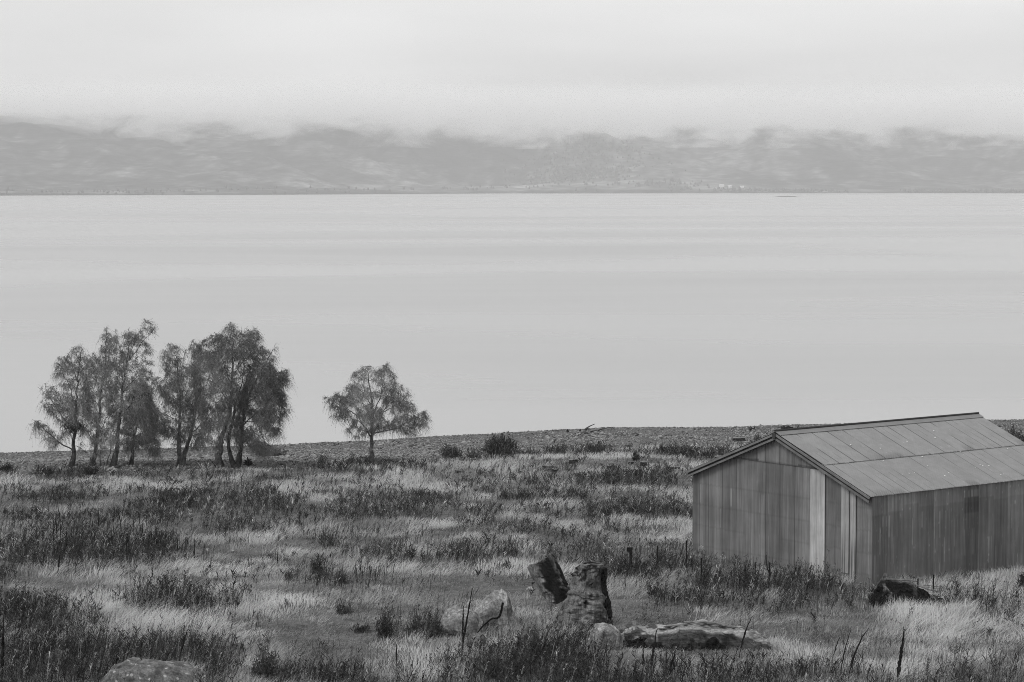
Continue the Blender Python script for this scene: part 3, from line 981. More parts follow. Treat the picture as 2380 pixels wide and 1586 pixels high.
def loose_stems():
    r = np.random.default_rng(43)
    x, y = scatter(60000, 56, 130, r, margin=2.5)
    px, py = project(x, y, ground_z(x, y))
    B = field(BARE, px, py); edge = np.interp(px, *EDGE)
    n1 = N3.fbm(x / 2.0 + 7, y / 1.6, 3); n2 = N2.fbm(x / .5, y / .5 + 4, 2)
    k = (r.random(len(x)) < sstep(.42, .68, n1) * sstep(.38, .62, n2) * .8) & (r.random(len(x)) > np.maximum(B * .96, field(PALE, px, py) * .8)) & (py > edge) & ~inside_shed(x, y, .06)
    x, y = x[k], y[k]
    H = r.uniform(.22, .62, len(x)) * (1 + .35 * (r.random(len(x)) > .93))
    v, q, s = weed_stems(x, y, H, r.uniform(.02, .075, len(x)), r, 5, .16, .012, .034)
    o = mesh_np('weed_stems', v, q, M_weed, None, {'shade': s})
    tag(o, 'thin dark dead stems scattered through the pale grass', kind='stuff')


pale_grass()
dark_weeds()
loose_stems()


def gravel():
    r = np.random.default_rng(51)
    n = 80000
    y = r.uniform(100, 158, n); x = (r.random(n) * 2 - 1) * (y * .2135 + 3)
    px, py = project(x, y, ground_z(x, y))
    edge = np.interp(px, *EDGE) + (N1.fbm(px / 60, px * 0, 3) - .5) * 14
    k = (py < edge + 3) & ~inside_shed(x, y, .2)
    x, y = x[k], y[k]; n = len(x)
    R = 0.03 + 0.05 * r.random(n) ** 2 + .10 * (r.random(n) > .985) * r.random(n)
    R *= .7 + .8 * N2(x / 4, y / 3)
    z = ground_z(x, y)
    o6 = np.array(((1, 0, 0), (0, 1, 0), (-1, 0, 0), (0, -1, 0), (0, 0, 1), (0, 0, -1)), float)
    f8 = np.array(((0, 1, 4), (1, 2, 4), (2, 3, 4), (3, 0, 4), (1, 0, 5), (2, 1, 5), (3, 2, 5), (0, 3, 5)))
    jit = r.uniform(.55, 1.35, (n, 6, 1))
    V = o6[None] * jit * R[:, None, None] * np.array((1.3, 1.1, .65))
    a = r.random(n) * 6.28
    ca, sa = np.cos(a)[:, None], np.sin(a)[:, None]
    V = np.stack((V[:, :, 0] * ca - V[:, :, 1] * sa, V[:, :, 0] * sa + V[:, :, 1] * ca, V[:, :, 2]), -1)
    V = V + np.stack((x, y, z + R * .2), -1)[:, None, :]
    Fc = (f8[None] + (np.arange(n) * 6)[:, None, None]).reshape(-1, 3)
    sh = np.repeat(r.uniform(.12, .30, n) * np.where(r.random(n) > .82, .3, 1), 6)
    o = mesh_np('gravel', V.reshape(-1, 3), Fc, gmat('beach_stone', 1.0, 0.85, 0.2, noise=[(14, 3, .85, 1.15, (1, 1, 1))]), None, {'shade': sh})
    tag(o, 'grey stony beach between the grass and the lake', kind='stuff')


gravel()

# ================================================================ trees
M_bark = gmat('birch_bark', 1.0, 0.85, 0.15, noise=[(5, 4, .35, 1.5, (1, 1, 1.2)), (1.2, 3, .7, 1.25, (1, 1, .4))], bump=(14, .5, .02))
M_twig = gmat('fine_twigs', 1.0, 0.85, 0.1, transl=0.15)


def in_poly(px, py, poly):
    poly = np.asarray(poly, float); x0, y0 = poly[:, 0], poly[:, 1]
    x1, y1 = np.roll(x0, -1), np.roll(y0, -1)
    c = np.zeros(len(px), bool)
    for a, b, d, e in zip(x0, y0, x1, y1):
        if b == e: continue
        t = ((b > py) != (e > py)) & (px < (d - a) * (py - b) / (e - b) + a)
        c ^= t
    return c


def poly_dist(px, py, poly):
    poly = np.asarray(poly, float); best = np.full(len(px), 1e9)
    P = np.stack((px, py), -1)
    for a, b in zip(poly, np.roll(poly, -1, 0)):
        ab = b - a; L = ab @ ab + 1e-9
        t = np.clip(((P - a) @ ab) / L, 0, 1)
        best = np.minimum(best, np.linalg.norm(P - (a + t[:, None] * ab), axis=1))
    return best


def smooth_line(pts, n):
    pts = np.asarray(pts, float)
    d = np.concatenate(([0], np.cumsum(np.linalg.norm(np.diff(pts, axis=0), axis=1))))
    t = np.linspace(0, d[-1], n)
    out_ = np.stack([np.interp(t, d, pts[:, i]) for i in range(pts.shape[1])], -1)
    for _ in range(2):
        out_[1:-1] = (out_[:-2] + 2 * out_[1:-1] + out_[2:]) / 4
    return out_


def birch(label, zo, zs, base, stems, outline, seed, natt=260, bark=(.09, .035), twig_shade=.085, base_r=.16, droop=.55, depth=1.0, cat='tree', group=None, upright=0.0, dens=7):
    """stems: list of (points, start radius); points and outline in crop pixels: source = zo + p / zs. first stem starts on the ground"""
    r = np.random.default_rng(seed)
    cv = lambda p: (zo[0] + p[0] / zs, zo[1] + p[1] / zs)
    bx = cv(base)
    g = at(*bx)
    D0 = g[1]
    root = empty('birch_tree', g)
    tag(root, label, cat, group)
    ppm = F / D0
    tr = MB()
    nodes, rad = [], []
    outl = np.array([cv(p) for p in outline])
    cx = outl[:, 0].mean()
    for si, st in enumerate(stems):
        pts, r0 = st[0], st[1]
        yo = st[2] if len(st) > 2 else 0.0       # depth offset reached at the tip
        P = []
        for k, p in enumerate(pts):
            q = cv(p); f_ = k / max(1, len(pts) - 1)
            w = on_plane(q[0], q[1], D0 + yo * f_)
            P.append(w)
        P = np.array(P)
        if si == 0 or pts[0][1] > base[1] - 25:
            P[0, 2] = float(ground_z(P[0, 0], P[0, 1])) - .12
            P = np.vstack((P[:1], P[:1] * .8 + P[1:2] * .2, P[1:]))
            R = np.concatenate(([r0 * 1.15], r0 * .66 * np.linspace(1, .16, len(P) - 1) ** 1.25))
        else:
            R = r0 * .5 * np.linspace(1, .18, len(P))
        n = max(8, int(np.linalg.norm(np.diff(P, axis=0), axis=1).sum() / .22))
        Q = smooth_line(P, n)
        RR = np.interp(np.linspace(0, 1, n), np.linspace(0, 1, len(R)), R)
        Q[1:-1] += r.normal(0, .025, (n - 2, 3))
        hgt = (Q[:, 2] - g[2])
        shd = np.repeat(bark[1] + (bark[0] - bark[1]) * np.clip(hgt / 1.1, 0, 1) * np.clip(1.25 - hgt / 7, .35, 1), 8)
        tr.tube(Q, RR, 8, .25, r, shade=shd * r.uniform(.6, 1.5, len(shd)))
        nodes.append(Q); rad.append(RR)
    nodes = np.vstack(nodes); rad = np.concatenate(rad)
    # points to be reached by the branches
    x0, y0 = outl.min(0); x1, y1 = outl.max(0)
    px = r.uniform(x0, x1, natt * 9); py = r.uniform(y0, y1, natt * 9)
    k = in_poly(px, py, outl); px, py = px[k][:int(natt * 1.6)], py[k][:int(natt * 1.6)]
    dd = poly_dist(px, py, outl) / ppm
    clump = Noise2(seed + 50)(px / 20.0, py / 15.0)
    kk = r.random(len(px)) < np.clip((clump - .16) * 2.6, .12, 1) 
    px, py, dd = px[kk], py[kk], dd[kk]
    dy = r.uniform(-1, 1, len(px)) * np.minimum(dd * 1.6 + .25, 2.3) * depth
    A = np.array([on_plane(a, b, D0 + c) for a, b, c in zip(px, py, dy)])
    # nearest first
    d0 = np.array([np.min(np.linalg.norm(nodes - a, axis=1)) for a in A])
    A = A[np.argsort(d0)]
    tips, tdir = [], []
    for a in A:
        w = nodes - a
        dist = np.sqrt(w[:, 0] ** 2 + w[:, 1] ** 2 + w[:, 2] ** 2) + .9 * np.maximum(w[:, 2] + .1, 0)
        i = int(np.argmin(dist + r.random() * .15)); s = nodes[i]; v = a - s; L = np.linalg.norm(v)
        if L < .08:
            continue
        n = max(4, int(L / .16))
        t = np.linspace(0, 1, n)
        arch = .16 * L * np.sin(math.pi * t) ** 1.0
        B = s + v * t[:, None]
        B[:, 2] += arch
        B[1:-1] += r.normal(0, .02, (n - 2, 3))
        rs = min(rad[i] * .6, .010 + .009 * L)
        RB = np.linspace(rs, .006, n)
        tr.tube(B, RB, 4, 0, None, shade=bark[1] * .9, cap=False)
        nodes = np.vstack((nodes, B[1:])); rad = np.concatenate((rad, RB[1:]))
        for m_ in range(max(1, int(L / .22))):
            j = r.uniform(.35, 1); q = B[min(n - 1, int(j * (n - 1)))]
            tips.append(q); tdir.append(v / L)
        tips.append(a); tdir.append(v / L)
    tips = np.array(tips); tdir = np.array(tdir)
    # hanging fine twigs
    m = len(tips) * dens
    i = np.repeat(np.arange(len(tips)), dens)
    L = r.uniform(.14, .68, m)
    out_dir = tdir[i] * .7 + r.normal(0, .55, (m, 3)) + np.array((0, 0, .35 + upright))
    out_dir /= np.linalg.norm(out_dir, axis=1)[:, None]
    tt = np.linspace(0, 1, 5)
    P = tips[i][:, None, :] + out_dir[:, None, :] * (L[:, None] * tt)[:, :, None] * .75
    dr = droop * r.uniform(.3, 1.6, m) * (1 - upright * .8)
    P[:, :, 2] -= (L * dr)[:, None] * tt ** 1.9 * 1.5
    P[:, :, 0] += (L * .12)[:, None] * tt ** 2
    W = np.full(m, .0075)[:, None] * np.array([1, .9, .8, .6, .3])
    a_ = r.normal(0, .8, m)
    side = np.stack((np.cos(a_), np.sin(a_), 0 * a_), -1)
    # light and dark sprays
    tone = .65 + .8 * Noise2(seed + 90)(tips[:, 0] * 1.1, tips[:, 2] * 1.1)
    sh = 2.35 * twig_shade * tone[i] * r.uniform(.7, 1.35, m)
    parts = [ribbons(P, W, side, sh)]
    nl = 4
    m2 = m * nl; ii = np.repeat(np.arange(m), nl)
    s_ = r.uniform(.15, 1, m2); fi = s_ * 4; lo_ = np.minimum(fi.astype(int), 3); fr = (fi - lo_)[:, None]
    b = P[ii, lo_] * (1 - fr) + P[ii, lo_ + 1] * fr
    dv = r.normal(0, 1, (m2, 3)) * .6 + np.array((.2, 0, -.9))
    ll = r.uniform(.02, .065, m2)
    P2 = np.stack((b, b + dv * (ll * .5)[:, None], b + dv * ll[:, None]), 1)
    W2 = r.uniform(.008, .02, m2)[:, None] * np.array([.5, 1, .3])
    a2 = r.random(m2) * 6.28
    parts.append(ribbons(P2, W2, np.stack((np.cos(a2), np.sin(a2), 0 * a2), -1), sh[ii] * r.uniform(.8, 1.5, m2)))
    v, q, s = join(parts)
    tr.build('trunk', M_bark, root, True)
    mesh_np('crown', v, q, M_twig, root, {'shade': s})
    print('birch', len(A), 'twigs', m, 'ppm', round(ppm, 1))
    return root


GRP = 'birches in the clump at the lake edge'
Z3 = ((40, 720), 3.565)
birch('leftmost birch, with a low bare limb reaching left and a dark twig ball', *Z3, (455, 1300),
      [([(455, 1300), (466, 1160), (482, 1000), (486, 800), (500, 560), (535, 330)], .14),
       ([(466, 1165), (400, 1125), (330, 1090), (220, 985), (120, 905)], .075, -.6),
       ([(475, 1010), (430, 965), (350, 850), (250, 705), (168, 640)], .07, .5),
       ([(484, 830), (440, 650), (385, 400)], .05, -.4), ([(478, 1130), (530, 1145), (580, 1190)], .035, .5), ([(500, 600), (455, 460), (450, 340)], .035, .3)],
      [(535, 290), (560, 380), (560, 560), (620, 700), (600, 900), (560, 1010), (520, 1180), (490, 1080), (430, 1090), (380, 1040), (300, 1160), (170, 1030), (110, 930), (150, 900), (240, 960), (330, 1040),
       (380, 1000), (330, 920), (200, 780), (155, 640), (260, 605), (330, 670), (380, 720), (350, 600), (310, 560), (330, 400), (400, 380), (450, 320)], 101, 560, group=GRP)
birch('second birch from the left, slim with a twin-pointed top', *Z3, (620, 1300),
      [([(612, 1302), (640, 1210), (655, 1100), (680, 900), (700, 650), (730, 450), (745, 160)], .16),
       ([(735, 480), (770, 330), (815, 160)], .04, .4), ([(690, 700), (640, 560), (620, 350)], .045, -.5), ([(680, 880), (600, 700), (570, 480)], .04, .6),
       ([(660, 1060), (740, 900), (800, 830)], .04, -.5)],
      [(740, 145), (780, 230), (820, 150), (830, 250), (820, 400), (820, 600), (840, 800), (800, 1000), (740, 1150), (680, 1230), (620, 1200), (580, 1000), (560, 800), (560, 500), (580, 380), (625, 340), (670, 420), (690, 300), (705, 180)],
      102, 600, group=GRP)
birch('thin bare birch sapling, straight, between the second and fourth trunks', *Z3, (690, 1303),
      [([(690, 1303), (690, 1180), (695, 1060), (700, 980)], .035)], [(690, 1150), (720, 1050), (700, 960), (670, 1050)], 103, 26, group=GRP)
birch('thin birch sapling leaning right beside the straight one', *Z3, (728, 1305),
      [([(728, 1305), (755, 1210), (790, 1105), (800, 1020)], .05)], [(770, 1160), (830, 1060), (800, 980), (760, 1060)], 104, 30, group=GRP)
birch('tallest birch of the left clump, with long bare top shoots sweeping right', *Z3, (795, 1298),
      [([(790, 1300), (825, 1150), (838, 1020), (855, 850), (880, 600), (925, 330), (928, 150)], .17),
       ([(890, 560), (950, 330), (1050, 95)], .05, .3), ([(930, 420), (1030, 270), (1155, 145)], .04, -.3), ([(870, 700), (980, 560), (1110, 470)], .05, .6),
       ([(850, 900), (760, 860), (700, 890)], .04, -.5), ([(850, 880), (950, 780), (1080, 700)], .05, -.8), ([(838, 1030), (900, 960), (1000, 880)], .04, .6)],
      [(930, 150), (970, 230), (1050, 80), (1100, 110), (1150, 150), (1060, 260), (1110, 340), (1060, 400), (1140, 470), (1110, 560), (1150, 640), (1120, 760), (1150, 860), (1060, 900), (960, 960), (900, 1100), (830, 1160), (790, 1080),
       (800, 900), (790, 700), (830, 500), (850, 300), (880, 200)],
      105, 760, group=GRP, upright=.35)
birch('low-crowned birch at the right of the left clump, its twigs trailing to the ground', *Z3, (938, 1290),
      [([(935, 1290), (955, 1200), (962, 1100), (985, 980), (1002, 860), (1015, 700), (1020, 560)], .12),
       ([(962, 1130), (900, 1150), (850, 1140)], .03, .4), ([(970, 1090), (1050, 1120), (1150, 1200)], .04, -.5), ([(1000, 870), (1080, 780), (1150, 760)], .045, .5),
       ([(985, 980), (1080, 950), (1160, 1000)], .04, .7)],
      [(1020, 540), (1080, 640), (1130, 740), (1160, 900), (1150, 1040), (1180, 1130), (1160, 1230), (1100, 1190), (1040, 1130), (960, 1150), (870, 1180), (900, 1040), (880, 900), (900, 760), (960, 640)],
      106, 620, group=GRP)
birch('forked birch with two pale trunks leaning apart', *Z3, (1352, 1280),
      [([(1345, 1283), (1342, 1180), (1338, 1060), (1345, 900), (1350, 740), (1336, 560), (1305, 290)], .15),
       ([(1362, 1283), (1390, 1170), (1430, 1060), (1470, 920), (1485, 740), (1440, 420)], .15, .6), ([(1462, 1010), (1530, 950), (1612, 870)], .07, -.6),
       ([(1350, 760), (1410, 690), (1450, 560)], .05, .5), ([(1345, 940), (1260, 880), (1150, 830)], .04, -.5), ([(1348, 760), (1270, 700), (1210, 690)], .04, .4),
       ([(1336, 600), (1250, 560), (1150, 560)], .035, -.3)],
      [(1200, 290), (1290, 280), (1350, 330), (1370, 420), (1400, 330), (1450, 250), (1500, 300), (1520, 500), (1540, 760), (1600, 900), (1560, 1000), (1540, 1130), (1440, 1160), (1420, 1060), (1340, 1130), (1280, 1120), (1240, 1060), (1180, 1030), (1100, 960),
       (1130, 850), (1210, 760), (1150, 680), (1130, 560), (1210, 540), (1240, 600), (1230, 500), (1190, 450), (1200, 380)],
      107, 860, bark=(.30, .08), twig_shade=.10, group=GRP)
birch('birch with a speckled straight trunk at the left of the densest crown', *Z3, (1668, 1312),
      [([(1668, 1314), (1676, 1200), (1692, 1050), (1755, 880), (1775, 700), (1785, 500), (1790, 150)], .2),
       ([(1770, 800), (1650, 620), (1560, 330)], .06, -.5), ([(1780, 640), (1700, 420), (1650, 240)], .05, .7), ([(1786, 470), (1840, 300), (1860, 140)], .04, -.4),
       ([(1700, 1040), (1620, 960), (1550, 900)], .05, .5), ([(1785, 560), (1900, 380), (1975, 170)], .05, .8)],
      [(1770, 110), (1830, 170), (1860, 115), (1920, 170), (1980, 150), (2010, 230), (2000, 320), (1960, 500), (1900, 700), (1850, 900), (1800, 1050), (1720, 1090), (1660, 1150), (1580, 1100), (1530, 1000), (1500, 860), (1460, 700), (1420, 560), (1440, 420), (1480, 330), (1550, 240), (1640, 200), (1700, 210), (1730, 150)],
      108, 1250, bark=(.14, .04), twig_shade=.06, group=GRP, depth=1.2)
birch('two-trunked dark birch with a wide V base and broad right crown', *Z3, (1815, 1312),
      [([(1808, 1314), (1765, 1200), (1742, 1120), (1755, 1040), (1790, 900), (1830, 700), (1900, 480)], .15),
       ([(1826, 1314), (1850, 1180), (1862, 1060), (1868, 930), (1900, 760), (1990, 560), (2120, 330)], .17, .5),
       ([(1868, 960), (1990, 840), (2210, 830)], .06, -.6), ([(1890, 790), (2030, 680), (2200, 540)], .06, .6), ([(1862, 1050), (1980, 1000), (2090, 1010)], .05, .3), ([(1868, 930), (2000, 920), (2170, 940)], .05, -.4)],
      [(1960, 420), (2020, 300), (2100, 350), (2160, 290), (2140, 400), (2100, 470), (2150, 520), (2230, 490), (2250, 570), (2200, 640), (2210, 740), (2260, 830), (2190, 900), (2170, 1010), (2100, 1060), (2110, 1180), (2020, 1200), (1950, 1160), (1900, 1080), (1840, 1150), (1800, 1060), (1800, 900), (1850, 700), (1900, 540)],
      109, 1250, bark=(.05, .03), twig_shade=.065, group=GRP, depth=1.2)
birch('solitary birch with a round tiered crown on a single straight trunk', (700, 820), 3.922, (640, 1036),
      [([(640, 1038), (641, 950), (640, 860), (641, 775), (652, 720), (648, 560), (632, 350), (592, 125)], .16),
       ([(638, 775), (590, 700), (540, 600), (450, 530), (330, 450), (220, 412)], .08, -.5), ([(645, 765), (690, 712), (780, 712), (880, 690), (1000, 620), (1160, 575)], .08, .5),
       ([(660, 730), (720, 600), (800, 440), (930, 290)], .07, -.6), ([(650, 600), (720, 400), (785, 90)], .06, .5), ([(560, 640), (470, 600), (380, 590), (260, 580)], .045, .7),
       ([(700, 700), (830, 660), (950, 560), (1040, 500)], .05, -.9), ([(640, 480), (560, 360), (500, 200)], .04, -.5), ([(600, 720), (500, 680), (430, 690)], .04, -.7),
       ([(760, 540), (880, 470), (980, 380)], .04, .3)],
      [(205, 410), (300, 390), (350, 360), (430, 290), (480, 180), (600, 110), (690, 160), (785, 85), (830, 180), (875, 240), (850, 330), (940, 285), (985, 370), (960, 440), (1030, 480), (1045, 560), (1110, 520), (1165, 580), (1110, 690),
       (1030, 660), (1040, 760), (940, 740), (880, 690), (720, 690), (600, 760), (480, 770), (410, 690), (450, 640), (370, 620), (260, 585), (320, 520), (250, 480)],
      110, 560, bark=(.15, .045), twig_shade=.085, group='birches along the lake edge', dens=10)


# ================================================================ loose plants, stumps, stones and wood
def px_m(D): return F / D


def bush(name, label, px, py, w, h, seed, shade=.05, n=60, cat='shrub', group=None, spread=1.0, leaf=.05, nleaf=13, droop=0.0, round_=0.35, slim=1.0, dome=False):
    """fan of branching stems; w, h in photograph pixels"""
    r = np.random.default_rng(seed)
    g = at(px, py); ppm = px_m(g[1]); W = w / ppm; H = h / ppm
    root = empty(name, g); tag(root, label, cat, group)
    ang = r.random(n) * 6.283; rr = np.sqrt(r.random(n))
    tipx = np.cos(ang) * rr * W / 2 * spread; tipy = np.sin(ang) * rr * W / 2 * spread
    tz = H * (1 - round_ * rr ** 1.2 * .8) * r.uniform(.4, 1.12, n) * (.8 + .4 * np.sin(ang * 2 + seed))
    if dome: tz = H * np.sqrt(np.clip(1 - .92 * rr ** 2, .03, 1)) * r.uniform(.72, 1.06, n)
    seg = 5; t = np.linspace(0, 1, seg)
    P = np.zeros((n, seg, 3))
    bx_ = g[0] + tipx * .25; by_ = g[1] + tipy * .25
    P[:, :, 0] = bx_[:, None] + (tipx * .75)[:, None] * t ** 1.3 + (.08 * H * t ** 2)[None, :]
    P[:, :, 1] = by_[:, None] + (tipy * .75)[:, None] * t ** 1.3
    P[:, :, 2] = g[2] - .05 + tz[:, None] * (t - droop * t ** 3)
    P[:, 1:] += r.normal(0, .03 * H, (n, seg - 1, 3))
    sc = g[1] / 75.0
    a = r.normal(0, .8, n); side = np.stack((np.cos(a), np.sin(a), 0 * a), -1)
    v, q, s = ribbons(P, (.016 * sc * slim) * np.array([1.3, 1, .8, .6, .3])[None, :] * np.ones((n, 1)), side, np.full(n, shade * .8))
    mesh_np('branches', v, q, M_weed, root, {'shade': s})
    m = n * nleaf; i = np.repeat(np.arange(n), nleaf)
    f_ = r.uniform(.12, 1, m) ** .7 * (seg - 1); lo_ = np.minimum(f_.astype(int), seg - 2); fr = (f_ - lo_)[:, None]
    b = P[i, lo_] * (1 - fr) + P[i, lo_ + 1] * fr + r.normal(0, .045 * H, (m, 3))
    b[:, 2] = np.maximum(b[:, 2], g[2] + .02)
    dv = r.normal(0, .8, (m, 3)) + np.array((.1, 0, .7))
    L = leaf * sc * r.uniform(.5, 1.8, m)
    P2 = np.stack((b, b + dv * (L * .5)[:, None], b + dv * L[:, None]), 1)
    a2 = r.random(m) * 6.28
    v, q, s = ribbons(P2, (L * .38)[:, None] * np.array([.5, 1, .3]), np.stack((np.cos(a2), np.sin(a2), r.normal(0, .4, m)), -1), shade * r.uniform(.4, 2.2, m))
    mesh_np('foliage', v, q, M_weed, root, {'shade': s})
    return root


BUSHES = [
    ('shrub', 'big dark rounded bush, largest on the stony beach', 1160, 1066, 104, 58, .05, 240, {'dome': True}),
    ('shrub', 'smaller dark bush on the beach left of the big rounded one', 1045, 1064, 62, 28, .07, 90, {'dome': True}),
    ('shrub', 'low wide dark bush trailing right from the big beach bush', 1225, 1062, 80, 20, .055, 60, {}),
    ('shrub', 'thin greyish shrub between the two beach bushes', 1100, 1066, 46, 22, .08, 40, {}),
    ('shrub', 'small dark shrub under the middle of the beach, left of the dark weed strip', 1380, 1052, 50, 18, .05, 40, {}),
    ('shrub', 'little dark shrub on the pale bank below the beach', 1477, 1070, 22, 20, .04, 26, {}),
    ('shrub', 'small dark bush on the beach just left of the shed roof peak', 1760, 1030, 26, 18, .05, 30, {}),
    ('shrub', 'dark bush beyond the shed roof at the far right edge', 2352, 1036, 80, 44, .04, 80, {}),
    ('shrub', 'dark tufty bush at the very left edge below the beach', 12, 1101, 34, 22, .03, 60, {}),
    ('shrub', 'low black bush in the grass left of the birch clump', 106, 1106, 40, 18, .025, 60, {}),
    ('shrub', 'low black bush at the foot of the second birch', 211, 1104, 36, 20, .02, 60, {}),
    ('shrub', 'pale wispy bush spreading right of the densest birch', 640, 1062, 66, 22, .10, 60, {}),
    ('juniper_bush', 'dark pointed evergreen bush at lower left, between two weed patches', 613, 1580, 92, 112, .06, 120, {'round_': .97, 'leaf': .06, 'nleaf': 24}),
    ('juniper_bush', 'low spreading dark evergreen leaning against the pointed one', 662, 1586, 84, 46, .06, 80, {'leaf': .06, 'nleaf': 22}),
    ('shrub', 'tall dark weedy bush on the mown grass left of the stumps', 893, 1484, 66, 88, .04, 60, {'nleaf': 26}),
    ('shrub', 'slightly paler weedy bush right beside the tall dark one', 955, 1482, 46, 70, .065, 45, {'nleaf': 24}),
    ('shrub', 'low creeping dark plant at the left foot of the tall weedy bush', 838, 1470, 50, 20, .035, 40, {}),
    ('shrub', 'leaning brushy clump on the open grass above the weedy bushes', 800, 1428, 50, 36, .065, 44, {}),
    ('shrub', 'small grey tuft bush on the pale grass at left centre', 665, 1416, 34, 22, .08, 34, {}),
    ('shrub', 'dark round shrub right of the mullein thicket at left centre', 790, 1358, 46, 34, .055, 44, {}),
    ('shrub', 'thin spreading shrub on the pale grass below the mown strip', 670, 1352, 36, 40, .08, 24, {'nleaf': 12}),
    ('shrub', 'dark bushy weed among the posts of dead mullein at left centre', 736, 1342, 46, 56, .045, 60, {}),
    ('shrub', 'dark compact tuft alone on the pale grass below the big weed mass', 240, 1328, 44, 20, .04, 50, {}),
    ('shrub', 'bare upright seedling tree in the pale grass at lower left', 212, 1460, 54, 98, .05, 26, {'nleaf': 14}),
    ('shrub', 'round dry see-through weed standing alone on the bright grass at right', 2222, 1526, 66, 52, .05, 34, {'nleaf': 12, 'leaf': .035}),
    ('shrub', 'black clump of briar on the grass above the leaning stump', 1178, 1326, 34, 20, .02, 50, {}),
    ('shrub', 'dark leafy shrub at the foot of the shed side wall, right edge', 2374, 1374, 36, 50, .025, 60, {}),
    ('shrub', 'black briar heap at the left foot of the stump by the shed', 2040, 1412, 62, 46, .02, 90, {}),
    ('shrub', 'dense dark brush heaped in front of the stumps', 1160, 1572, 170, 70, .05, 160, {'nleaf': 20}),
    ('shrub', 'dark brush growing under the leaning stump', 1262, 1532, 100, 84, .05, 110, {'nleaf': 20}),
    ('shrub', 'dark brush between the round rock and the upright stump', 1330, 1572, 110, 56, .05, 110, {'nleaf': 20}),
    ('shrub', 'dark weedy clump left of the pointed rock', 1010, 1484, 44, 62, .04, 60, {}),
    ('shrub', 'tall grey weed clump at the bottom edge, left of the centre', 765, 1592, 70, 56, .06, 60, {}),
    ('shrub', 'dark shrub just left of the wooden strainer post in the weeds', 1440, 1330, 60, 26, .04, 44, {}),
    ('shrub', 'dark thistle clump in the bright grass between post and shed', 1516, 1392, 40, 44, .03, 40, {}),
]
for i_, (nm, lb, px, py, w, h, sh, n, kw) in enumerate(BUSHES):
    bush(nm, lb, px, py, w, h, 300 + i_, sh, n, **kw)

nest = on_plane(173, 992, at(167.6, 1084.7)[1] - .2)
r_ = np.random.default_rng(77)
n_ = 900
c_ = nest + r_.normal(0, 1, (n_, 3)) * np.array((.30, .25, .12))
dv_ = r_.normal(0, 1, (n_, 3)) * np.array((1, 1, .55)); dv_ /= np.linalg.norm(dv_, axis=1)[:, None]
P_ = c_[:, None, :] + dv_[:, None, :] * np.array((-.16, 0, .16))[None, :, None]
P_[:, 1] += r_.normal(0, .03, (n_, 3))
a_ = r_.normal(0, .8, n_)
v_, q_, s_ = ribbons(P_, np.full((n_, 1), .016) * np.array([1, 1, .6]), np.stack((np.cos(a_), np.sin(a_), 0 * a_), -1), np.full(n_, .02))
tag(mesh_np('twig_nest', v_, q_, M_weed, None, {'shade': s_}, origin=nest), 'black ball of twigs lodged in the leftmost birch', 'nest')

# ================================================================ stones, stumps and fallen wood
def stone_mat(name, val, spots=.3, sc=6.0, dark=.35, streak=(1, 1, 1), bump=.6):
    m = gmat(name, val, .9, .15, noise=[(3.0, 5, .5, 1.45, streak), (sc * 3, 4, .6, 1.4, streak)], bump=(sc * 2.2, bump, .03, streak))
    nd, lk = m.node_tree.nodes, m.node_tree.links
    p = next(n for n in nd if n.type == 'BSDF_PRINCIPLED')
    src = p.inputs['Base Color'].links[0].from_socket
    t = next(n for n in nd if n.type == 'TEX_COORD')
    if spots:
        v = NN(nd, 'ShaderNodeTexVoronoi', ins={'Scale': 5.5, 'Randomness': 1.0})
        nz_ = NN(nd, 'ShaderNodeTexNoise', ins={'Scale': 3.0, 'Detail': 3.0})
        lk.new(t.outputs['Object'], v.inputs['Vector']); lk.new(t.outputs['Object'], nz_.inputs['Vector'])
        r = NN(nd, 'ShaderNodeMapRange', ins={'From Min': .27, 'From Max': .21, 'To Min': 0.0, 'To Max': 1.0})
        lk.new(v.outputs['Distance'], r.inputs[0])
        g = NN(nd, 'ShaderNodeMath', operation='GREATER_THAN', ins={1: .47}); lk.new(nz_.outputs[0], g.inputs[0])
        q = NN(nd, 'ShaderNodeMath', operation='MULTIPLY'); lk.new(r.outputs[0], q.inputs[0]); lk.new(g.outputs[0], q.inputs[1])
        mx = NN(nd, 'ShaderNodeMix', data_type='FLOAT')
        lk.new(q.outputs[0], mx.inputs[0]); lk.new(src, mx.inputs[2]); mx.inputs[3].default_value = spots
        lk.new(mx.outputs[0], p.inputs['Base Color'])
    return m


M_stone = stone_mat('lichened_rock', 1.0, .34)
M_stone2 = stone_mat('plain_rock', 1.0, 0)
M_wood = stone_mat('weathered_wood', 1.0, 0, 5.0, streak=(.35, 3, 3), bump=.9)
M_woodv = stone_mat('weathered_stump_wood', 1.0, 0, 5.0, streak=(3, 3, .35), bump=.9)
M_barkdark = gmat('rotten_bark', 1.0, 1.0, 0.02, noise=[(6, 5, .4, 1.5, (1, 1, 1))], bump=(20, 1.0, .05))
from mathutils import noise as mnoise


def fb(p, s, o=4):
    return mnoise.fractal(Vector(p) * s, .9, 2.0, o)


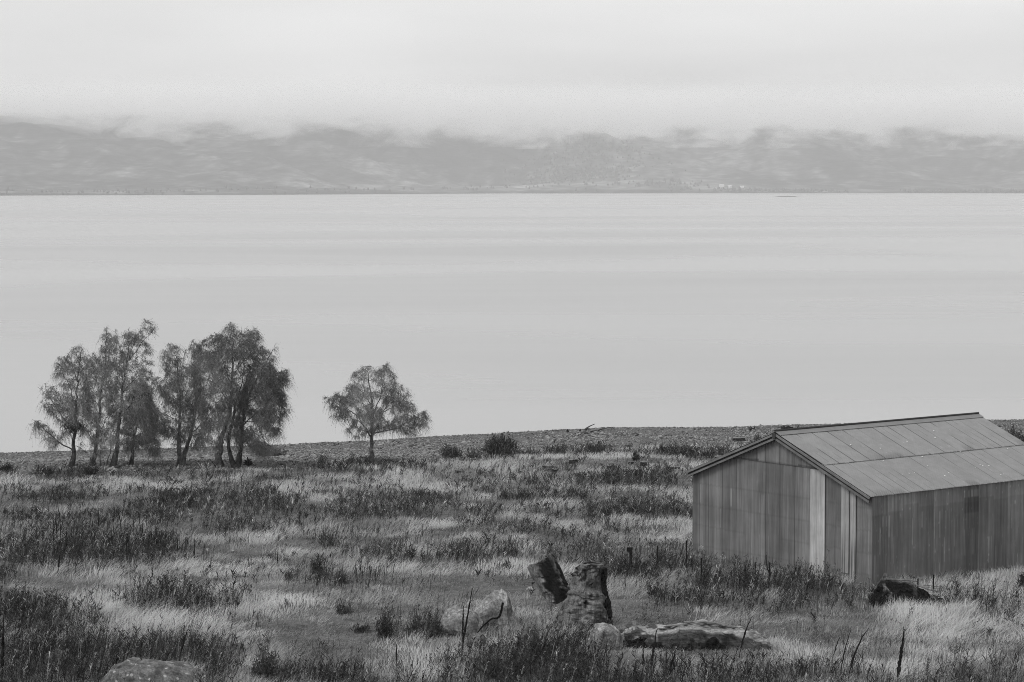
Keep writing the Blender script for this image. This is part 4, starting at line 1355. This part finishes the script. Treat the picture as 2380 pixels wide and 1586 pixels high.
def lump(name, pts, D, dh, mat, parent=None, n=22, sub=4, rough=.05, seed=0, shade=None, axis='x', power=.8, tilt=0.0, origin=None):
    """pts: stations (px, top py, bottom py) for axis x, or (py, left px, right px) for axis z; dh depth half-size (per station or one)"""
    pts = np.asarray(pts, float)
    m = (len(pts) - 1) * sub + 1
    t = np.linspace(0, len(pts) - 1, m)
    I = np.arange(len(pts))
    st = np.stack([np.interp(t, I, pts[:, k]) for k in range(3)], -1)
    dhs = np.interp(t, I, np.broadcast_to(dh, (len(pts),)).astype(float))
    V, S = [], []
    for i in range(m):
        if axis == 'x':
            a = on_plane(st[i, 0], st[i, 1], D); b = on_plane(st[i, 0], st[i, 2], D)
            c = (a + b) / 2; h = (a[2] - b[2]) / 2
        else:
            a = on_plane(st[i, 1], st[i, 0], D); b = on_plane(st[i, 2], st[i, 0], D)
            c = (a + b) / 2; h = (b[0] - a[0]) / 2
        yo = tilt * (i / (m - 1) - .5)
        for k in range(n):
            th = 2 * math.pi * k / n
            cs, sn = math.cos(th), math.sin(th)
            cs = math.copysign(abs(cs) ** power, cs); sn = math.copysign(abs(sn) ** power, sn)
            if axis == 'x':
                p = np.array((c[0], D + yo + dhs[i] * cs, c[2] + h * sn)); d = np.array((0, cs, sn))
            else:
                p = np.array((c[0] + h * sn, D + yo + dhs[i] * cs, c[2])); d = np.array((sn, cs, 0))
            q = (p[0] + seed * 3.1, p[1], p[2])
            f = fb(q, 1.6) * rough * 1.6 + fb(q, 5.0) * rough * .8
            p = p + d * f + np.array((fb((q[0] + 9, q[1], q[2]), 3.0), 0, fb((q[0], q[1] + 9, q[2]), 3.0))) * rough * .5
            V.append(p); S.append(shade(i / (m - 1), th, p) if shade else .2)
    Fc = [(i * n + k, i * n + (k + 1) % n, (i + 1) * n + (k + 1) % n, (i + 1) * n + k) for i in range(m - 1) for k in range(n)]
    Fc.append(tuple(range(n))[::-1]); Fc.append(tuple((m - 1) * n + k for k in range(n)))
    return mesh_np(name, np.array(V), Fc, mat, parent, {'shade': np.array(S)}, False, origin)


def DY(px, py): return at(px, py)[1]


def rock(label, pts, px, py, dh, mat=None, shade=.3, seed=1, rough=.06, group=None, **kw):
    D = DY(px, py)
    g = at(px, py)
    o = lump('rock', pts, D + (dh if np.isscalar(dh) else max(dh)) * .6, dh, mat or M_stone, None, rough=rough, seed=seed, origin=g,
             shade=lambda u, th, p: shade * (.85 + .3 * (fb(p, 2.2) > .1)), **kw)
    tag(o, label, 'rock', group)
    return o


# foreground stones (photograph pixels)
rock('tall pale pointed rock on the grass left of the leaning stump', [(1098, 1432, 1446), (1112, 1410, 1452), (1130, 1388, 1456), (1150, 1372, 1460), (1166, 1370, 1462), (1178, 1376, 1462), (1184, 1392, 1462), (1192, 1424, 1462), (1204, 1446, 1462)],
     1150, 1458, [.2, .4, .5, .5, .45, .4, .35, .3, .15], shade=.23, seed=2)
rock('broad low pale rock at the left foot of the pointed rock', [(1024, 1440, 1466), (1036, 1416, 1474), (1060, 1411, 1480), (1085, 1414, 1484), (1105, 1424, 1484), (1122, 1444, 1480)],
     1070, 1478, [.2, .5, .6, .6, .5, .2], shade=.21, seed=5)
rock('small round rock half hidden in dark brush, below the leaning stump', [(1198, 1494, 1506), (1208, 1472, 1512), (1224, 1464, 1514), (1242, 1468, 1514), (1255, 1490, 1508)],
     1226, 1514, [.15, .35, .4, .35, .12], shade=.10, seed=7)
rock('low greyish stone in the brush left of the small round rock', [(1082, 1490, 1502), (1094, 1478, 1508), (1112, 1474, 1510), (1130, 1486, 1508)],
     1105, 1508, [.15, .35, .35, .15], shade=.11, seed=8)
rock('smooth bright boulder at the foot of the upright stump', [(1372, 1466, 1492), (1384, 1450, 1504), (1402, 1446, 1510), (1422, 1452, 1514), (1438, 1466, 1514), (1448, 1484, 1508)],
     1410, 1508, [.2, .45, .5, .5, .4, .15], M_stone2, shade=.22, seed=9, rough=.035)
rock('rounded spotted boulder behind the bright boulder', [(1424, 1456, 1478), (1440, 1442, 1486), (1460, 1436, 1488), (1478, 1442, 1488), (1496, 1462, 1484)],
     1460, 1482, [.2, .4, .45, .4, .15], shade=.12, seed=11)
rock('large flat-topped lichen-spotted rock at the bottom left edge', [(236, 1580, 1604), (262, 1548, 1610), (300, 1533, 1615), (350, 1538, 1615), (400, 1541, 1615), (440, 1549, 1615), (475, 1563, 1615), (505, 1584, 1612), (520, 1600, 1612)],
     370, 1600, [.3, .7, .9, 1.0, 1.0, .9, .7, .4, .2], shade=.12, seed=13, rough=.05)
rock('small rounded pale rock in the weeds left of the flat spotted rock', [(106, 1522, 1545), (116, 1508, 1550), (130, 1505, 1552), (146, 1514, 1552), (160, 1534, 1548)],
     132, 1550, [.15, .4, .4, .4, .12], shade=.12, seed=14)
for k_, (lb, px, py, w, h, sd_) in enumerate([
        ('tiny pale stone on the bare turf behind the leaning stump', 1234, 1372, 22, 9, 21),
        ('little white stone on the mown strip at left centre', 655, 1292, 14, 6, 22),
        ('pale stone on the mown strip beside a dead mullein', 540, 1282, 12, 6, 23),
        ('small white stone near the left end of the mown strip', 482, 1280, 12, 5, 24)]):
    rock(lb, [(px - w / 2, py - h * .3, py), (px - w / 4, py - h, py + 2), (px + w / 4, py - h * .9, py + 2), (px + w / 2, py - h * .3, py)], px, py, [.05, .12, .12, .05], M_stone2, .3, sd_, .01, n=10, sub=2)


# ---- upright stump
def stump_upright():
    D = DY(1350, 1462) + .55
    g = at(1350, 1462)
    root = empty('tree_stump', g)
    tag(root, 'tall grey weathered stump standing upright, broad at its foot', 'stump')
    c = lambda y, a, b: (1250 + y / 4.666, 980 + a / 4.666, 980 + b / 4.666)
    rows = [c(1040, 1440, 2080), c(930, 1450, 2050), c(840, 1470, 2045), c(740, 1500, 2030), c(640, 1580, 2005), c(520, 1620, 1985), c(400, 1640, 1975), c(320, 1700, 1985), c(282, 1735, 2005)]

    def sh(u, th, p):
        v = .125 + .05 * fb(p, 1.2)
        if fb(p, 2.4) > .35: v = .018
        if u > .72 and fb((p[0] + 5, p[1], p[2]), 2.2) > .1: v = .012
        return v
    lump('trunk', rows, D, [.75, .7, .62, .55, .48, .44, .42, .42, .42], M_woodv, root, n=48, sub=8, rough=.10, seed=3, shade=sh, axis='z', power=1.0)
    # strip of black bark peeling along the right edge
    b = MB(); r = np.random.default_rng(3)
    line = [(1985, 330), (1980, 400), (1965, 480), (1975, 560), (2000, 640), (2030, 740), (2030, 830), (2030, 920)]
    P = smooth_line([on_plane(980 + x / 4.666, 1250 + y / 4.666, D - .12) for x, y in line], 18)
    b.tube(P, .075 + .03 * r.random(18), 9, .5, r, shade=.016, flat=2.0)
    b.build('bark', M_barkdark, root); b = MB()
    P = smooth_line([on_plane(980 + x / 4.666, 1250 + y / 4.666, D - .05) for x, y in [(1755, 285), (1840, 275), (1920, 292), (1985, 310)]], 9)
    b.tube(P, .045, 7, .5, r, shade=.02)
    b.build('broken_rim', M_barkdark, root)


stump_upright()


def trunk_piece(name, label, a, b, ra, rb, D, seed, pale_side=-1, cat='stump', tiltd=0.0, pale=.15, dark=.010, parent_g=None):
    """sawn trunk section from pixel a (top) to b (foot), pale wood one side and black rot on the other"""
    P0 = on_plane(*a, D + tiltd); P1 = on_plane(*b, D - tiltd * .3)
    g = parent_g
    root = empty(name, g); tag(root, label, cat)
    ax = P1 - P0; L = np.linalg.norm(ax); ax /= L
    e1 = np.array((0, 1.0, 0)) - ax * ax[1]; e1 /= np.linalg.norm(e1); e2 = np.cross(ax, e1)
    if e2[0] < 0: e2 = -e2
    n, m = 44, 26
    V, S = [], []
    for i in range(m):
        u = i / (m - 1)
        R = ra * (1 - u) + rb * u
        for k in range(n):
            th = 2 * math.pi * k / n
            d = e2 * math.cos(th) + e1 * math.sin(th)
            q = P0 + ax * L * u + d * R
            f = fb(q, 2.5) * .05 + fb((q[0] * 3 + seed, q[1] * 3, q[2] * .8), 2.0) * .035
            edge = .07 * fb((q[0] * 2, q[1] * 2, seed), 3) if i == 0 else 0
            lat = math.cos(th)
            rot = lat + .25 * fb(q, 2.0) + .22 * fb((q[0], q[1], q[2] + 7), 5.0)
            isdark = (-.42 < rot < .52) or rot > .74
            if u < .10 + .1 * fb(q, 4.0) and rot < .3: isdark = False
            V.append(q + d * (f - (.035 if isdark else 0)) + ax * edge)
            S.append(dark if isdark else pale * (.6 + .5 * (lat < -.35) + .5 * fb((q[0] * 4, q[1] * 4, q[2] * .6), 4.0)))
    S = np.clip(S, .008, .6)
    Fc = [(i * n + k, i * n + (k + 1) % n, (i + 1) * n + (k + 1) % n, (i + 1) * n + k) for i in range(m - 1) for k in range(n)]
    Fc.append(tuple(range(n))[::-1]); Fc.append(tuple((m - 1) * n + k for k in range(n)))
    mesh_np('trunk', np.array(V), Fc, M_woodv, root, {'shade': S}, False)
    return root, P0, P1, e1, e2, ax


Dst = DY(1310, 1455) + .3
root_, P0_, P1_, e1_, e2_, ax_ = trunk_piece('tree_stump', 'leaning broken trunk, pale on its left side and rotted black on its right', (1257, 1302), (1306, 1398), .47, .42, Dst, 5, parent_g=at(1310, 1455), tiltd=.15)
b_ = MB()
pn = P0_ + ax_ * .52 - e2_ * .46
b_.tube([pn + e2_ * .08, pn - e2_ * .09], .014, 6, shade=.02).tube([pn - e2_ * .09 + np.array((0, 0, .03)), pn - e2_ * .09 - np.array((0, 0, .03))], .03, 6, shade=.02)
b_.build('bolt', M_barkdark, root_)


# ---- long fallen log
def fallen_log():
    c = lambda x, t, b: (1380 + x / 4.666, 1250 + t / 4.666, 1250 + b / 4.666)
    px, py = 1610, 1512
    D = DY(px, py) + .5; g = at(px, py)
    root = empty('fallen_log', g); tag(root, 'long weathered log lying in the grass, pale split wood on top and painted-in dark shade beneath', 'log')
    st = [c(280, 1080, 1170), c(340, 1030, 1220), c(430, 1000, 1240), c(560, 985, 1250), c(700, 968, 1260), c(860, 950, 1270), c(1000, 925, 1280), c(1150, 915, 1290), c(1300, 925, 1300), c(1450, 950, 1310), c(1640, 985, 1325), c(1780, 1030, 1335), c(1860, 1075, 1330), c(1905, 1130, 1300)]

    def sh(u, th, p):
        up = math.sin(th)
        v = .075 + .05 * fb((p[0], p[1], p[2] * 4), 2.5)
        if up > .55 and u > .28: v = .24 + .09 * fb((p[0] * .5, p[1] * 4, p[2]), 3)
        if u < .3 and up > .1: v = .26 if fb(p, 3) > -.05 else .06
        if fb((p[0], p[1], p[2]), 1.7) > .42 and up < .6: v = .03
        if up < -.35: v = .03  # shade under the log, put into the wood colour
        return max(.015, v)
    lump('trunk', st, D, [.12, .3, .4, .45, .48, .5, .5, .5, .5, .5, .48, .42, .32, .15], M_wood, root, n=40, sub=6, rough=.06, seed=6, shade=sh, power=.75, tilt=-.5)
    b = MB(); r = np.random.default_rng(8)
    for (x0, y0, x1, y1, w, s_) in ((760, 962, 1220, 935, .07, .17), (980, 912, 1450, 945, .08, .18), (1240, 1000, 1830, 1050, .07, .16), (700, 985, 1180, 985, .05, .12), (1350, 960, 1700, 1000, .07, .14), (1500, 975, 1880, 1090, .07, .14)):
        P0 = on_plane(1380 + x0 / 4.666, 1250 + y0 / 4.666, D - .22); P1 = on_plane(1380 + x1 / 4.666, 1250 + y1 / 4.666, D - .25)
        Q = smooth_line([P0, (P0 + P1) / 2 + np.array((0, 0, .02)), P1], 12); Q[1:-1] += r.normal(0, .008, (10, 3))
        b.tube(Q, w * .5 * np.concatenate(([.3], np.full(10, 1.0), [.3])), 7, .5, r, shade=s_, flat=1.5)
    b.build('split_wood', M_wood, root)
    b = MB()
    for (x, t0, t1, w) in ((450, 1110, 1200, .30), (1290, 1080, 1290, .20), (1180, 1170, 1260, .16), (1000, 1190, 1270, .2), (640, 1160, 1240, .2)):
        p0 = on_plane(1380 + x / 4.666, 1250 + t0 / 4.666, D - .44); p1 = on_plane(1380 + x / 4.666, 1250 + t1 / 4.666, D - .47)
        b = MB().tube(smooth_line([p0, (p0 + p1) / 2 + np.array((.06, -.05, 0)), p1], 8), w * np.array([.4, .8, 1, 1, 1, 1, .8, .5]), 9, .7, r, shade=.012)
        b.build('rotten_bark', M_barkdark, root)


fallen_log()


# ---- broken stump beside the shed
def shed_stump():
    c = lambda x, t, b: (1880 + x / 4.706, 1286 + t / 4.706, 1286 + b / 4.706)
    D = DY(2090, 1408) + .4; g = at(2090, 1408)
    root = empty('tree_stump', g); tag(root, 'black tipped-over stump with a pale sawn edge against the shed side wall', 'stump')

    def sh(u, th, p):
        up = math.sin(th)
        v = .011
        if up > .97: v = .10
        elif .16 < u < .30 and up > .0 and fb(p, 3) > .0: v = .14
        elif .60 > u > .54 and up > .2: v = .06
        return v
    lump('trunk', [c(700, 420, 600), c(770, 340, 600), c(830, 290, 590), c(900, 292, 590), c(1000, 305, 590), c(1120, 335, 600), c(1240, 375, 600), c(1330, 415, 600), c(1400, 440, 590), c(1440, 480, 560)],
         D, [.2, .35, .45, .5, .5, .5, .45, .4, .3, .15], M_wood, root, n=36, sub=5, rough=.13, seed=9, shade=sh, power=.8, tilt=-.5)
    b = MB()
    f = lambda x, y, d=.3: on_plane(1880 + x / 4.706, 1286 + y / 4.706, D - d)
    b.tube([f(860, 285), f(1000, 292), f(1180, 306)], .022, 6, shade=.16, flat=1.5)
    b.tube([f(1000, 305, .4), f(1180, 350, .4), f(1330, 405, .4)], .02, 6, shade=.16, flat=1.5)
    b.tube([f(1330, 402, .4), f(1430, 425, .4)], .02, 6, shade=.12, flat=1.5)
    b.build('split_wood', M_wood, root)


shed_stump()


# ---- half-buried timber and stump tops out in the grass
for k_, (lb, px, py, w, h, tl) in enumerate([
        ('long dark plank end lying tilted in the grass, leftmost of the pieces in mid field', 1276, 1092, 30, 9, .12),
        ('dark wedge of timber touching the right end of the tilted plank', 1294, 1100, 22, 9, .25),
        ('small sawn block above a dark weed strip in mid field', 1332, 1078, 20, 11, -.05),
        ('flat-topped dark block standing alone on pale grass in mid field', 1422, 1091, 22, 10, .0),
        ('little dark block under the small shrub on the pale bank', 1467, 1080, 13, 7, .0),
        ('thin-topped block right of the little dark one', 1497, 1083, 13, 10, .1),
        ('low wide timber piece nearest the shed in mid field', 1566, 1091, 28, 6, .0),
        ('dark timber block peeping over the left slope of the shed roof', 1674, 1072, 24, 12, .0),
        ('broken dark root lying on the beach above the shed roof', 1718, 1026, 28, 9, .0),
        ('pale-topped board below the densest birch', 542, 1110, 20, 7, .1),
        ('short dark board in pale grass, between densest birch and solitary birch', 686, 1117, 24, 7, .1),
        ('small dark board in the pale grass below the left birches', 133, 1136, 16, 6, .05),
        ('faint flat board in the weeds at centre', 1076, 1100, 36, 5, .15),
        ('short log end lying on pale grass below the forked birch', 418, 1124, 22, 7, .0),
]):
    g = at(px, py); ppm = px_m(g[1]); W = w / ppm; H = h / ppm
    root = empty('timber_block', g); tag(root, lb, 'timber', 'old timber lying in the field')
    ca = math.cos(tl); sa_ = math.sin(tl)
    ax = np.array(((ca, .25, -sa_), (-.25, 1, 0), (sa_, 0, ca)))
    ax = ax / np.linalg.norm(ax, axis=1)[:, None]
    r = np.random.default_rng(500 + k_)
    MB().tube([g + np.array((0, 0, H * .30)) - ax[0] * W * t + r.normal(0, .01, 3) for t in (-.5, -.3, 0, .3, .5)], H * .55, 9, .35, r, shade=.025, flat=1.4).build('block', M_wood, root)
    MB().box(g + np.array((0, 0, H * .9)), W * 1.02, H * 1.1, H * .18, ax, .22).build('weathered_top', M_wood, root)


def sticks(name, label, cat, lines, mat, shade, foot, radius=.02, group=None, off=0.0):
    g = at(*foot); D = g[1] + off; b = MB(); r = np.random.default_rng(int(foot[0]))
    for ln in lines:
        rad = ln[1] if isinstance(ln[1], float) else radius
        pts = ln[0] if isinstance(ln[1], float) else ln
        P = smooth_line([on_plane(x, y, D) for x, y in pts], max(4, len(pts) * 3))
        b.tube(P, np.linspace(rad, rad * .45, len(P)), 6, .35, r, shade=shade)
    o = b.build(name, mat, None, origin=g)
    tag(o, label, cat, group)
    return o


# driftwood on the beach crest
sticks('driftwood', 'forked driftwood branch pointing up to the right on the beach crest', 'driftwood', [([(1359, 1000), (1366, 993), (1382, 986)], .05), ([(1360, 1001), (1367, 994)], .08)], M_wood, .06, (1362, 1003))
sticks('driftwood', 'long bowed driftwood branch lying right of the forked one', 'driftwood', [([(1372, 1003), (1390, 1001), (1404, 996), (1421, 993.5)], .05)], M_wood, .06, (1390, 1004))
sticks('driftwood_stub', 'short upright stub on the beach crest, far left of the driftwood', 'driftwood', [([(1319, 1004), (1320, 998)], .09)], M_barkdark, .02, (1320, 1006))
sticks('driftwood_stub', 'tiny upright stub just left of the forked driftwood', 'driftwood', [([(1348, 1002), (1349, 998)], .07)], M_barkdark, .02, (1349, 1005))
sticks('root_wad', 'small spiky root wad on the crest left of the shed peak', 'driftwood', [([(1742, 999), (1756, 998)], .10), ([(1748, 998), (1744, 990)], .04), ([(1751, 998), (1755, 992)], .05)], M_barkdark, .03, (1750, 1001))
sticks('root_wad', 'large dark root wad on the crest above the shed ridge', 'driftwood', [([(1816, 1000), (1832, 996), (1846, 999)], .2), ([(1822, 998), (1822, 989)], .08), ([(1830, 997), (1834, 990)], .09), ([(1838, 997), (1843, 993)], .07)], M_barkdark, .03, (1830, 1003))
sticks('root_wad', 'two-horned root wad beside the large one above the shed ridge', 'driftwood', [([(1849, 999), (1866, 998)], .12), ([(1853, 998), (1856, 989)], .06), ([(1860, 998), (1863, 993)], .06)], M_barkdark, .03, (1857, 1002))
# root ball and stick at the birches
rl = []
rr_ = np.random.default_rng(66)
for k_ in range(34):
    a0 = rr_.uniform(0, math.pi); R0 = rr_.uniform(5, 12)
    rl.append(([(576 + rr_.uniform(-3, 3), 1082), (576 + R0 * .6 * math.cos(a0), 1082 - R0 * math.sin(a0) * 1.2), (577 + R0 * 1.1 * math.cos(a0) + rr_.uniform(-2, 2), 1083 - R0 * 1.6 * math.sin(a0) + rr_.uniform(-2, 2))], .045))
sticks('root_ball', 'black heap of roots at the foot of the two-trunked birch', 'root ball', rl, M_barkdark, .015, (576, 1086), off=.4)
sticks('dead_branch', 'thin dead branch stuck in the ground left of the densest birches', 'branch', [([(504, 1089), (498, 1080), (492, 1072)], .04)], M_barkdark, .03, (504, 1090))
# foreground branches
Z7 = lambda pts: [(980 + x / 4.666, 1250 + y / 4.666) for x, y in pts]
sticks('dead_branch', 'black bent branch hooking up in front of the pointed rock', 'branch', [(Z7([(880, 705), (868, 780), (845, 860), (820, 882), (765, 868), (730, 905), (660, 960), (600, 1040), (550, 1110)]), .035)], M_barkdark, .012, (1105, 1500))
sticks('dead_branch', 'long thin dark stick slanting down to the bottom edge below the round rock', 'branch', [(Z7([(1340, 1150), (1290, 1260), (1160, 1390), (1040, 1568), (1000, 1640)]), .022)], M_barkdark, .02, (1215, 1590))
sticks('dead_branch', 'thin pale stick crossing the dark brush below the stumps', 'branch', [(Z7([(1420, 930), (1330, 1100), (1250, 1240)]), .02)], M_wood, .09, (1250, 1530))
sticks('dead_branch', 'thin black curved stick rising behind the netting at the shed front', 'branch', [([(1789, 1336), (1782, 1318), (1781, 1290)], .02)], M_barkdark, .015, (1786, 1352))


# ---- fence posts
def post(label, px, ptop, pfoot, w, wood=False, group='old fence posts by the shed'):
    g = at(px, pfoot); ppm = px_m(g[1]); H = (pfoot - ptop) / ppm + .02
    if not wood:
        b = MB(); W = w / ppm
        # Y-section steel standard
        for a in (0.3, 2.39, 4.49):
            ax = np.array(((math.cos(a), math.sin(a), 0), (-math.sin(a), math.cos(a), 0), (0, 0, 1.0)))
            b.box(g + ax[0] * W * .3 + np.array((0, 0, H / 2 - .1)), W * .6, .012, H + .2, ax, .02)
        o = b.build('fence_post', M_barkdark, None, origin=g)
        tag(o, label, 'fence post', group)
    else:
        root = empty('fence_post', g); tag(root, label, 'fence post', group)
        r = np.random.default_rng(3)
        MB().tube([g + np.array((0, 0, z)) for z in np.linspace(-.2, H - .12, 8)], w / ppm * .38, 10, .25, r, shade=.02).build('post', M_barkdark, root)
        MB().box(g + np.array((-.04, 0, H - .06)), w / ppm * 1.25, w / ppm * .9, .14, None, .015).build('cap', M_barkdark, root)
        MB().tube([g + np.array((.0, 0, .35)), g + np.array((.3, .05, .15))], .03, 6, shade=.02).build('brace_stub', M_barkdark, root)


post('thick wooden strainer post with a flat cap in the weeds left of the shed', 1466, 1274, 1336, 10, True)
post('thin steel post in the weeds midway between strainer post and shed', 1528, 1270, 1326, 2.6)
post('thin steel post in the weeds just left of the shed corner', 1595, 1257, 1320, 2.6)
post('black steel post in front of the left end of the shed gable wall', 1630, 1297, 1354, 3.2)
post('black steel post with netting in front of the middle of the gable wall', 1788, 1308, 1362, 3.4)
post('short thin stake left of the netting post', 1755, 1308, 1356, 2.0)
post('black steel post in front of the shed side wall', 2169, 1337, 1390, 3.4)
post('thin bent stake behind the tipped stump', 2133, 1346, 1392, 2.6)


def netting(label, pxa, pxb, ptop, pfoot):
    a = at(pxa, pfoot); b2 = at(pxb, pfoot + 2); ppm = px_m(a[1]); H = (pfoot - ptop) / ppm
    b = MB()
    n = max(3, int(np.linalg.norm(b2 - a) / .09))
    for k in range(n + 1):
        p = a + (b2 - a) * k / n
        b.tube([p, p + np.array((0, 0, H))], .003, 4, shade=.03, cap=False)
    for k in range(7):
        z = H * k / 6
        P = [a + (b2 - a) * t + np.array((0, 0, z + .012 * math.sin(t * 9 + k))) for t in np.linspace(0, 1, 8)]
        b.tube(P, .0035 if k < 6 else .006, 4, shade=.03, cap=False)
    o = b.build('wire_netting', M_barkdark, None, origin=a)
    tag(o, label, 'netting')


netting('rusty wire netting hanging right of the post at the gable wall', 1789, 1813, 1310, 1356)
netting('low wire netting beside the steel post at the shed side wall', 2146, 2192, 1361, 1392)


# ================================================================ dead mullein stalks
def stalk_mesh(seed, H=1.6, curve=0.0, spike=.55, rs=.035):
    """stem and seed spike as two meshes at the origin"""
    r = np.random.default_rng(seed)
    t = np.linspace(0, 1, 16)
    P = np.stack((curve * H * t ** 2, 0 * t, H * t), -1); P[1:] += r.normal(0, .008, (15, 3)) * np.array((1, 1, .2))
    b = MB().tube(P, np.linspace(.014, .008, 16), 6, .3, r, shade=.03)
    s = MB(); k0 = int(16 * (1 - spike))
    Q = smooth_line(P[k0:], 24); u = np.linspace(0, 1, 24)
    R = rs * np.minimum(1, (u + .08) * 5) * (1 - .72 * u ** 1.5) * r.uniform(.75, 1.25, 24)
    s.tube(Q, R, 8, .6, r, shade=.018)
    return b, s


def stalk(label, group, foot, top, w, seed, curve=0.0, spike=.55):
    g = at(*foot); ppm = px_m(g[1])
    tp = on_plane(top[0], top[1], g[1])
    H = tp[2] - g[2]
    root = empty('mullein_stalk', g); tag(root, label, 'dead mullein', group)
    b, s = stalk_mesh(seed, H, 0, spike, w / ppm * .5)
    dx = tp[0] - g[0]
    for mbb, nm in ((b, 'stem'), (s, 'seed_spike')):
        V = np.vstack(mbb.V); t = np.clip(V[:, 2] / H, 0, 1.1)
        V[:, 0] += dx * (t * (1 - curve) + curve * t ** 2.6)
        V = V + g
        mesh_np(nm, V, mbb.F, M_barkdark, root, {'shade': np.concatenate(mbb.S)})
    return root


FG = 'dead mullein stalks standing in the foreground'
for k_, (lb, ft, tp, w, cu, sp) in enumerate([
        ('tall straight black mullein stalk left of the pointed rock, leaning right', (1070, 1530), (1098, 1367), 5, 0, .8),
        ('shorter black mullein stalk touching the tall one left of the pointed rock', (1074, 1500), (1078, 1408), 5, 0, .7),
        ('club-headed mullein stalk alone on pale grass at bottom left of centre', (922, 1574), (922, 1498), 4.5, 0, .45),
        ('very short mullein stub right of the club-headed one', (958, 1558), (959, 1535), 4, 0, .6),
        ('black mullein stalk in front of the left half of the fallen log', (1511, 1580), (1527, 1461), 6, .3, .8),
        ('thin mullein stalk left of the one before the fallen log', (1493, 1590), (1496, 1494), 4, 0, .6),
        ('leaning mullein stalk below the middle of the fallen log', (1545, 1592), (1582, 1487), 4, .2, .6),
        ('bowed mullein stalk in front of the right end of the fallen log', (1718, 1530), (1749, 1432), 4.5, .5, .75),
        ('thickest mullein stalk, straight and black on bright grass at right', (2086, 1590), (2101, 1463), 9, 0, .85),
        ('curved mullein stalk bending right at its tip, left of the thickest', (1971, 1585), (2019, 1460), 5.5, .55, .8),
        ('slender curved mullein stalk, left of the curved bending one', (1954, 1572), (1979, 1463), 3.5, .5, .7),
        ('short leaning mullein stalk, leftmost of the curved group at right', (1934, 1540), (1952, 1481), 3, .4, .6),
        ('thick black mullein stalk at the bottom left edge', (5, 1588), (8, 1436), 8, 0, .8),
        ('dark mullein stalk on pale grass below the big weed mass', (135, 1340), (138, 1290), 4.5, 0, .6),
        ('tall mullein stalk at the bottom edge below the round rock', (1232, 1600), (1234, 1530), 3, 0, .6),
        ('forked-looking tall weed stalk above the flat spotted rock', (412, 1570), (437, 1463), 5, .5, .5),
        ('thin mullein stalk at bottom edge right of the short stub', (983, 1596), (983, 1558), 3, 0, .6),
        ('thin leaning stalk beside the bright boulder', (1402, 1500), (1412, 1412), 2.5, .1, .3),
        ('second thin stalk beside the bright boulder, slightly right', (1420, 1500), (1424, 1440), 2.5, .1, .3),
        ('thin mullein stalk on pale grass left of the strainer weeds', (1453, 1376), (1453, 1344), 2.6, 0, .6),
        ('lone mullein stalk on pale grass between weed mass and oval weed patch', (355, 1350), (354, 1320), 3, 0, .6),
        ('tall mullein stalk at the edge of the mown strip, left end', (413, 1286), (413, 1250), 2.8, 0, .7),
        ('tall mullein stalk on the mown strip, left of the small group', (452, 1306), (452, 1252), 2.8, 0, .7),
        ('mullein stalk standing alone in the middle of the mown strip', (645, 1313), (645, 1283), 2.6, 0, .8),
        ('mullein stalk on the mown strip, left of the middle one', (578, 1322), (578, 1297), 2.2, 0, .7),
]):
    stalk(lb, FG, ft, tp, w, 700 + k_, cu, sp)

VAR = []
for k_ in range(5):
    b, s = stalk_mesh(800 + k_, 1.0, [.04, -.03, .1, 0, .06][k_], [.5, .6, .45, .7, .55][k_], .024)
    b.add(np.vstack(s.V), s.F, .02)
    me = b.build('mullein_stalk', M_barkdark).data
    VAR.append(me)
    bpy.data.objects.remove(bpy.data.objects[-1] if False else next(o for o in C.objects if o.data == me))
CL = [('dead mullein stalk in the big dark weed mass at left', 'mullein stalks in the big dark weed mass', 190, 1262, 170, 26, 40, 50),
      ('dead mullein stalk at the right end of the big dark weed mass', 'mullein stalks at the end of the weed mass', 362, 1280, 34, 9, 14, 42),
      ('dead mullein stalk on the mown strip right of the weed mass', 'mullein stalks on the mown strip', 475, 1308, 22, 8, 8, 38),
      ('short dead mullein stalk in pale grass below the mown strip', 'short mullein stalks below the mown strip', 610, 1326, 50, 10, 12, 26),
      ('dead mullein stalk in the thicket left of the two stumps', 'mullein stalks in the thicket at left centre', 885, 1346, 60, 16, 30, 36),
      ('dead mullein stalk in the small dark patch above the thicket', 'mullein stalks in the small dark patch', 740, 1258, 46, 9, 14, 26),
      ('dead mullein stalk in the mid field before the shed', 'mullein stalks in the mid field', 1450, 1192, 110, 16, 16, 26),
      ('dead mullein stalk growing along the foot of the shed', 'mullein stalks along the shed', 1830, 1376, 170, 9, 14, 30),
      ('thin dead mullein stalk in the far left grass', 'mullein stalks in the far left grass', 90, 1222, 80, 20, 14, 32),
      ('dead mullein stalk in the weeds along the bottom edge', 'mullein stalks along the bottom edge', 1640, 1584, 180, 14, 10, 56),
      ('thin dead mullein stalk in the middle weeds', 'mullein stalks in the middle weeds', 640, 1228, 90, 20, 16, 30)]
rq = np.random.default_rng(900)
for lb, gp, cx, cyy, rx, ry, n, hp in CL:
    for k_ in range(n):
        px = cx + rx * rq.uniform(-1, 1); py = cyy + ry * rq.uniform(-1, 1)
        g = at(px, py)
        if bool(inside_shed(g[0], g[1], .15)):
            continue
        o = bpy.data.objects.new('mullein_stalk', VAR[int(rq.integers(5))])
        C.objects.link(o)
        H = hp * rq.uniform(.6, 1.25) / px_m(g[1])
        o.location = tuple(g); o.scale = (H * .8, H * .8, H)
        o.rotation_euler = (rq.normal(0, .05), .05 + rq.normal(0, .06), rq.random() * 6.28)
        tag(o, lb, 'dead mullein', gp)
